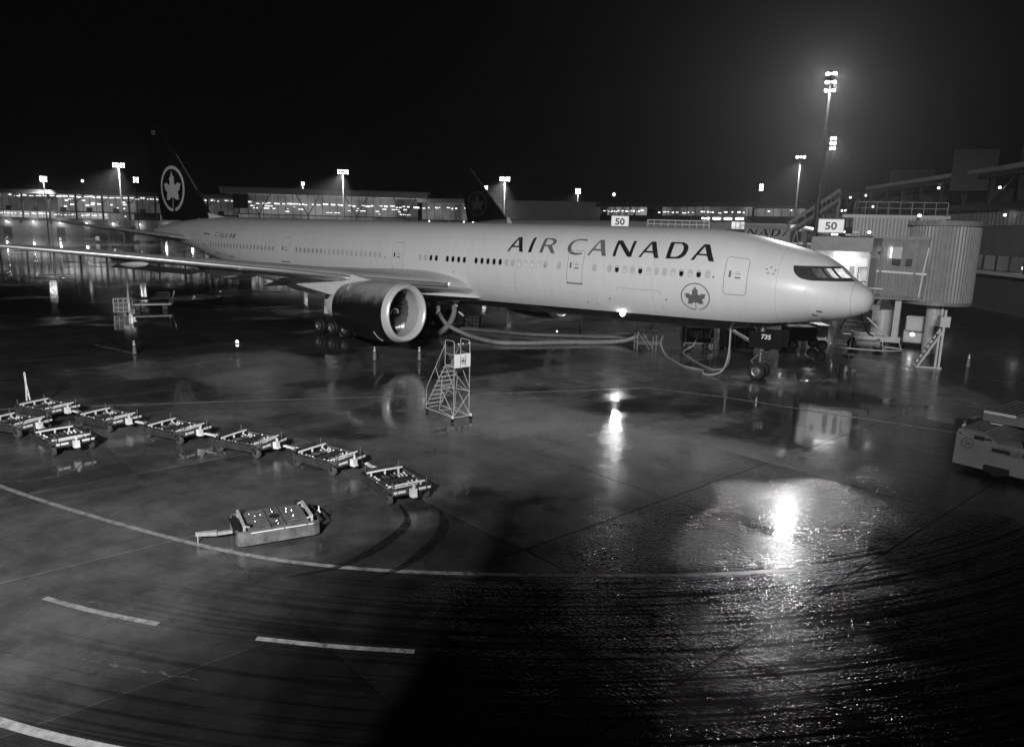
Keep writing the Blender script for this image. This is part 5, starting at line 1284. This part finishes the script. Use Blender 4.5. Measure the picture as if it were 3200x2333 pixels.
for k in range(9): x = -5.2+.77*k; yy = 18.4+.29*.77*k; m.bar((x,yy,10.35),(x,yy,11.3),.05,.05)
m.bar((-5.2,18.4,11.3),(.96,20.2,11.3),.05,.05); m.bar((-5.2,18.4,10.85),(.96,20.2,10.85),.04,.04); m.build('roof_railing', midp, B)
for z in (4.35, 8.5): m = MB(); m.bar((-3.0,16.15,z),(.3,17.62,z),.10,.16); m.build('tunnel_rail', greyp, B)
for x, yy in ((-2.5,16.33),(-.35,17.3)): m = MB(); m.box((x,yy-.06,6.4),(.13,.13,4.1)); m.build('tunnel_post', greyp, B)
m = MB(); m.box((-1.55,16.5,6.9),(.55,.14,.42)); m.box((-.75,16.85,6.9),(.4,.14,.5)); m.build('junction_box', dark, B)
m = MB(); m.tube(smooth([(-3.2,16.0,4.2),(-3.4,16.3,2.8),(-3.0,16.8,1.6),(-2.6,17.2,1.2)], 6), .05, 6); m.build('hydraulic_line', black, B, True)
m = MB(); m.tube(smooth([(-4.8,16.7,4.2),(-4.4,16.5,3.0),(-4.9,16.6,1.6)], 6), .04, 6); m.build('hydraulic_line', black, B, True)
for sx in (-1.28,-.85): m = MB(); m.bar((cab1+.3+sx*.0,12.9,4.05),(cab1+.3,12.9,5.1),.05,.05); m.build('rail_post', zinc, B)
m = MB(); m.bar((cab1+.15,12.8,5.1),(cab1+1.1,12.95,5.1),.05,.05); m.build('step_rail', zinc, B)
m = MB(); m.box((-4.7,12.45,8.0),(2.4,.05,.16)); m.build('hood_trim', legm, B)
# service stair of the bridge, standing separately to the right
S = thing('bridge_stair', 'narrow white service stair standing right of the bridge wheels', 'stair', (2.3,12.6,0), math.radians(20))
for y in (-.4,.4):
    m = MB(); m.bar((0,y,0),(0,y,4.0),.14,.14); m.build('post', legm, S)
    m = MB(); m.bar((-1.3,y,.05),(0,y,2.6),.12,.12); m.build('stringer', legm, S)
for k in range(7):
    m = MB(); m.box((-1.2+.17*k,0,.25+.34*k),(.22,.8,.05)); m.build('tread', greyp, S)
m = MB(); m.bar((-1.4,-.4,.06),(.2,-.4,.06),.1,.1); m.build('base_rail', legm, S); m = MB(); m.box((.05,0,3.2),(.6,.9,.7)); m.build('equipment_box', legm, S)
# tug facing us under the bridge
t = thing('baggage_tractor', 'pale baggage tractor with one lit headlamp under the bridge', 'tractor', (-.6,23.5,0), rzc(-.6,23.5))
m = MB(); m.bevbox((0,0,.75),(1.5,2.6,.8),.08); m.build('body', legm, t); m = MB(); m.bevbox((0,.5,1.75),(1.35,1.3,1.15),.08); m.build('cab', legm, t)
m = MB(); m.lathe([(0,.14),(-.05,.12),(-.06,.002)], (-.1,-1.3,1.05), 'y', 12); m.build('headlight', emis('headlight_face', 10), t)
for x in (-.65,.65):
    for y in (-.8,.8):
        w = MB(); w.lathe([(-.12,.05),(-.12,.3),(.12,.3),(.12,.05)], (x,y,.3), 'x', 16); w.build('wheel', black, t)
t = thing('spray_bottle_tank', 'pale bottle shaped tank standing behind the bridge legs', 'tank', (-3.2,24.5,0))
m = MB(); m.lathe([(.05,.7),(.2,.85),(2.6,.85),(3.3,.5),(3.6,.35),(4.2,.3),(4.25,.01)], (0,0,0), 'z', 24); m.build('tank_body', legm, t, True); m = MB(); m.cyl((0,0,0),(0,0,.08),.9,.9,20); m.build('tank_foot', greyp, t)

# ------------------------------------------------------------------ next gate: dark sloping bridge and platform behind the fuselage
t = thing('sloping_walkway', 'dark sloping covered walkway with A frames behind the nose', 'walkway', (0,0,0))
P0, P1 = Vector((-16.3,41.0,8.9)), Vector((-11.8,43.4,12.6))
for o in (0, 1.0):
    m = MB(); m.bar(P0+Vector((0,0,o)), P1+Vector((0,0,o)), .3, .34); m.build('handrail_beam', midp, t)
m = MB(); m.bar(P0+Vector((0,.5,-.2)), P1+Vector((0,.5,-.2)), 1.2, .3); m.build('ramp_deck', dark, t)
for k in range(7):
    p = P0.lerp(P1, k/6); m = MB(); m.bar(p, p+Vector((0,0,1.0)), .1, .1); m.build('rail_post', midp, t)
for x, y, z in ((-16.1,40.8,9.0),(-11.8,43.4,12.4),(-14.2,40.5,9.0)):
    m = MB(); m.bar((x,y,0),(x,y,z),.35,.35); m.build('support_post', greyp if x < -16 else midp, t)
for x, y in ((-18.0,40.0),(-15.2,40.3)):
    m = MB(); m.bar((x-.45,y,7.2),(x,y,9.2),.12,.12); m.bar((x+.45,y,7.2),(x,y,9.2),.12,.12); m.build('a_frame', greyp, t)
m = MB(); m.bar((-16.6,40.4,7.75),(-12.8,41.2,7.75),.3,.2); m.build('cross_beam', white2, t)
for k in range(4):
    m = MB(); m.box((-16+1.0*k,40.6,6.6),(.55,.1,1.8)); m.build('side_panel', greyp, t)
t = thing('raised_platform', 'raised service platform with pale railing behind the fuselage roof', 'platform', (-28.0,38.0,0), math.radians(22))
m = MB(); m.box((0,0,8.95),(7.2,2.2,.22)); m.build('deck', greyp, t); m = MB(); m.box((0,0,5.0),(5.5,2.0,4.5)); m.build('van_box', dark, t); m = MB(); m.box((0,0,1.6),(6.5,2.0,1.6)); m.build('chassis', dark, t)
for x, y in ((-3.5,-1),(-2.7,-1),(-1.9,-1),(-1.1,-1),(-.3,-1),(.5,-1),(1.3,-1),(2.1,-1),(2.9,-1),(3.5,-1),(-3.5,1),(3.5,1)):
    m = MB(); m.bar((x,y,9.0),(x,y,9.95),.06,.06); m.build('rail_post', white2, t)
for z in (9.5, 9.95):
    m = MB(); m.bar((-3.5,-1,z),(3.5,-1,z),.06,.06); m.bar((-3.5,1,z),(3.5,1,z),.06,.06); m.build('rail', white2, t)
for x in (-2.4,2.4):
    for y in (-.9,.9): wheel(t, (x,y,.5), .5, .3)
for lab, x, y, w, h, v in (('bright lit cabin box above the fuselage roof, larger of two', -30.5, 66.0, 1.9, 1.15, .75), ('small lit cabin box above the fuselage roof, right of the larger', -22.8, 68.5, 1.5, .9, .6)):
    t = thing('lit_cabin', lab, 'cabin', (x, y, 0), rzc(x, y)); m = MB(); m.box((0,.5,5.0),(w*1.1,1.2,8.4)); m.box((0,.5,9.3+h),(w*1.1,1.2,.15)); m.build('housing', dark, t)
    for k in range(3): m = MB(); m.box((-w/3+w/3*k, -.12, 9.25+h/2),(w/3-.08,.04,h-.1)); m.build('window_pane', emis('cabin_glow', v, .4, 1.5), t)
t = thing('wingtip', 'small upright white winglet of another jet showing over the fuselage', 'winglet', (-58.0,46.6,0), rzc(-58,46.6))
m = MB(); m.prism([(-.5,8.3),(.55,8.3),(-.35,10.1),(-.75,10.1)], -.08, .08, lambda x, z, y: (x, y, z)); m.build('winglet_blade', white2, t); m = MB(); m.prism([(2.4,8.3),(3.2,8.3),(2.6,9.1),(2.4,9.1)], -.08, .08, lambda x, z, y: (x, y, z)); m.build('winglet_blade', greyp, t); m = MB(); m.bar((-.2,0,8.0),(0,0,8.4),1.0,.2); m.bar((0,.3,0),(0,.3,8.2),.6,.3); m.build('support', wingm, t)

# ------------------------------------------------------------------ right hand concourse
T = thing('gate_concourse', 'dim concourse at far right with railed balcony, corrugated walls and eaves', 'terminal', (0,0,0))
A, d, n, L = run((-15.0, 93.0), (7.0, 54.0)); Lx = L+24
m = MB(); m.add([W3(A,d,n,-4,2.5,17.0),W3(A,d,n,Lx,2.5,17.0),W3(A,d,n,Lx,-14,19.5),W3(A,d,n,-4,-14,19.5),W3(A,d,n,-4,2.5,16.5),W3(A,d,n,Lx,2.5,16.5),W3(A,d,n,Lx,-14,16.5),W3(A,d,n,-4,-14,16.5)], [(0,1,2,3),(4,7,6,5),(0,4,5,1),(3,2,6,7),(0,3,7,4),(1,5,6,2)]); m.build('roof', roofm, T)
m = MB(); put(m, A, d, n, -30, Lx, 12.2, 13.0, -6, 1.4); m.build('balcony_beam', mull, T)
m = MB(); put(m, A, d, n, -30, Lx, 16.0, 16.5, -3, 1.4); m.build('eave_beam', mull, T)
m = MB(); put(m, A, d, n, -30, Lx, 13.0, 16.0, -6.2, -6.0); m.build('upper_wall', concw, T)
r0, r1 = [], []
for i in range(int((Lx)/.45)+1):
    p0 = W3(A,d,n,i*.45,.12 if i % 2 else 0,10.4); r0.append(p0); r1.append(p0+Vector((0,0,1.8)))
m = MB(); m.grid([r0, r1]); m.build('corrugated_wall', corr, T)
m = MB(); put(m, A, d, n, 0, Lx, 6.8, 10.4, -5, -.1); m.build('middle_wall', concw, T)
m = MB(); put(m, A, d, n, 6, Lx, 4.6, 5.0, -5, .5); m.build('window_ledge', white2, T)
m = MB(); put(m, A, d, n, 0, Lx, 0, 4.6, -10, -1.5); m.build('ground_floor_wall', midp, T)
glassrun(T, A, d, n, 6, Lx, 5.0, 6.8, 3.0, pick('dim'), 5, 5.4, 3, tubelight, .3)
for k in range(12):
    u = -26+6.6*k; m = MB(); put(m, A, d, n, u-.25, u+.25, 13.0, 16.0, .3, .8); m.build('column', mull, T)
    if k % 2: m = MB(); m.bar(W3(A,d,n,u,.5,13.0), W3(A,d,n,u+5,.5,16.0), .18, .18); m.build('column_brace', mull, T)
for u, z in ((-16,15.6),(-8,15.6),(-22,13.3),(-20,13.3),(-18,13.3),(-4,13.6),(20,15.4),(30,16.9),(33,16.8),(36,14.6),(38,11.4)):
    m = MB(); m.lathe([(0,.01),(.05,.14),(.25,.14),(.3,.01)], W3(A,d,n,u,.9,z), 'z', 8); m.build('wall_lamp', emis('concourse_lamp', 6), T)
glassrun(T, A, d, n, -30, 0, 10.4, 12.2, 2.6, pick('dim','mid','dim','mid'), 3, 11.5, 3, tubelight, .3)
m = MB(); put(m, A, d, n, -30, 0, 0, 10.4, -8, 0); m.build('end_wall', concw, T)
T2 = [('wide low rooftop plant room, left one, above the concourse', -13.4,103.8,6.8,3.7,16.6,20.2), ('large dark rooftop plant room, middle one, above the concourse', -1.2,64.8,4.8,3.5,14.6,19.4), ('dark rooftop tower cut by the right edge', 6.9,56.0,4.0,3.0,15.5,21.0)]
for lab, x, y, w, dp, z0, z1 in T2:
    t = thing('rooftop_plant_room', lab, 'plant room', (x, y, z0), rzc(x, y)); m = MB(); m.box((0,dp/2,(z1-z0)/2),(w,dp,z1-z0)); m.build('housing', black, t); m = MB(); m.box((0,dp/2,z1-z0+.06),(w+.2,dp+.2,.12)); m.build('roof_lid', black, t)
    if w == 4.0: m = MB(); m.box((-2.6,1,2),(1.2,1.2,2.6)); m.bar((-1.7,1,5),(-1.7,1,7.5),.35,.35); m.build('flue', black, t)

# ------------------------------------------------------------------ small vehicles by the far pier
def far_stairs(lab, x, y, rz):
    t = thing('mobile_stairs', lab, 'stairs', (x, y, 0), rz, 'mobile stairs by the far pier')
    m = MB(); m.prism([(-3,.6),(3,5.2),(3,4.4),(-2,.6)], -1, 1, lambda a, b, c: (a, c, b)); m.build('flight', greyp, t)
    for y_ in (-1, 1): m = MB(); m.bar((-3,y_,1.6),(3,y_,6.2),.1,.1); m.bar((3,y_,5.2),(3,y_,6.2),.1,.1); m.build('hand_rail', white2, t)
    m = MB(); m.box((0,0,.7),(6,2,.5)); m.bar((2.5,0,.7),(2.5,0,4.6),.3,1.6); m.build('truck_bed', midp, t)
    for a in (-2, 2): m = MB(); m.cyl((a,-1,.4),(a,1,.4),.4,.4,12); m.build('wheel', black, t)
far_stairs('mobile passenger stairs left of the tail, parked by the far pier', -300, 115, .6)
far_stairs('second mobile stairs closer to the tail, parked by the far pier', -292, 121, .8)
for i, (lab, x, y, w) in enumerate((('dark van at far left beyond the wing, left of the stairs', -268, 88, 5), ('dark box truck right of the far van', -262, 93, 6.5), ('pale container truck under the tailplane', -252, 96, 7), ('low dark luggage tug ahead of the far van', -258, 80, 3.4))):
    t = thing('far_vehicle', lab, 'vehicle', (x, y, 0), rzc(x, y)); m = MB(); m.bevbox((0,0,1.5 if w > 4 else .9),(w,2.2,2.0 if w > 4 else 1.0),.15); m.build('body', [dark,dark,greyp,dark][i], t); m = MB(); m.bevbox((w/2+.6,0,1.2),(1.3,2.0,1.5),.15); m.build('cab', midp, t)
    for a in (-w/3, w/3): m = MB(); m.cyl((a,-1.1,.45),(a,1.1,.45),.45,.45,12); m.build('wheel', black, t)

# ------------------------------------------------------------------ behind the camera: the terminal it looks out of, and the floodlight mast over it
T = thing('home_terminal', 'terminal wing behind the viewpoint whose roof shades the near apron', 'terminal', (0,0,0))
for xa, xb, h in ((4.5, 10.3, 12.3), (10.31, 48.5, 14.6)):  # unseen blocks, thinned and stepped to shape the shade on apron and tractor
    m = MB(); m.box(((xa+xb)/2,-48.75,h/2),(xb-xa,2.5,h)); m.build('wall', concw, T)
    m = MB(); m.box(((xa+xb)/2,-48.75,h+.2),(xb-xa+.1,2.9,.4)); m.build('roof', roofm, T)
for k in range(14):
    m = MB(); m.box((6.2+3*k,-47.46,8.6),(2.7,.06,4.2)); m.build('window_pane', mat('home_glass', .02, .06), T)
t = mast('floodlight mast behind the viewpoint lighting the near side of the jet', KEY.x, KEY.y, KEY.z, .4, 2, 4, None, emis('key_mast_lens', 20), None, rz=math.radians(190), bw=1.1)
for k in range(4):
    lamp('flood_light', 'SPOT', KEY+Vector((-2.1+1.4*k, .8, -.4)), KEY_POWER/4, KEY+Vector((-.36,.645,-.71))*30, 102, .2, .3)

# ------------------------------------------------------------------ damp air
hz = MB(); hz.box((-150,60,40),(760,560,82.2)); hm = bpy.data.materials.new('haze_air'); hm.use_nodes = True; nt = hm.node_tree; nt.nodes.remove(nt.nodes['Principled BSDF'])
pv = nt.nodes.new('ShaderNodeVolumePrincipled'); pv.inputs['Color'].default_value = g4(.9); pv.inputs['Density'].default_value = .00045; pv.inputs['Anisotropy'].default_value = .72
nt.links.new(pv.outputs[0], nt.nodes['Material Output'].inputs['Volume'])
hzo = hz.build('haze', hm); hzo['kind'] = 'stuff'
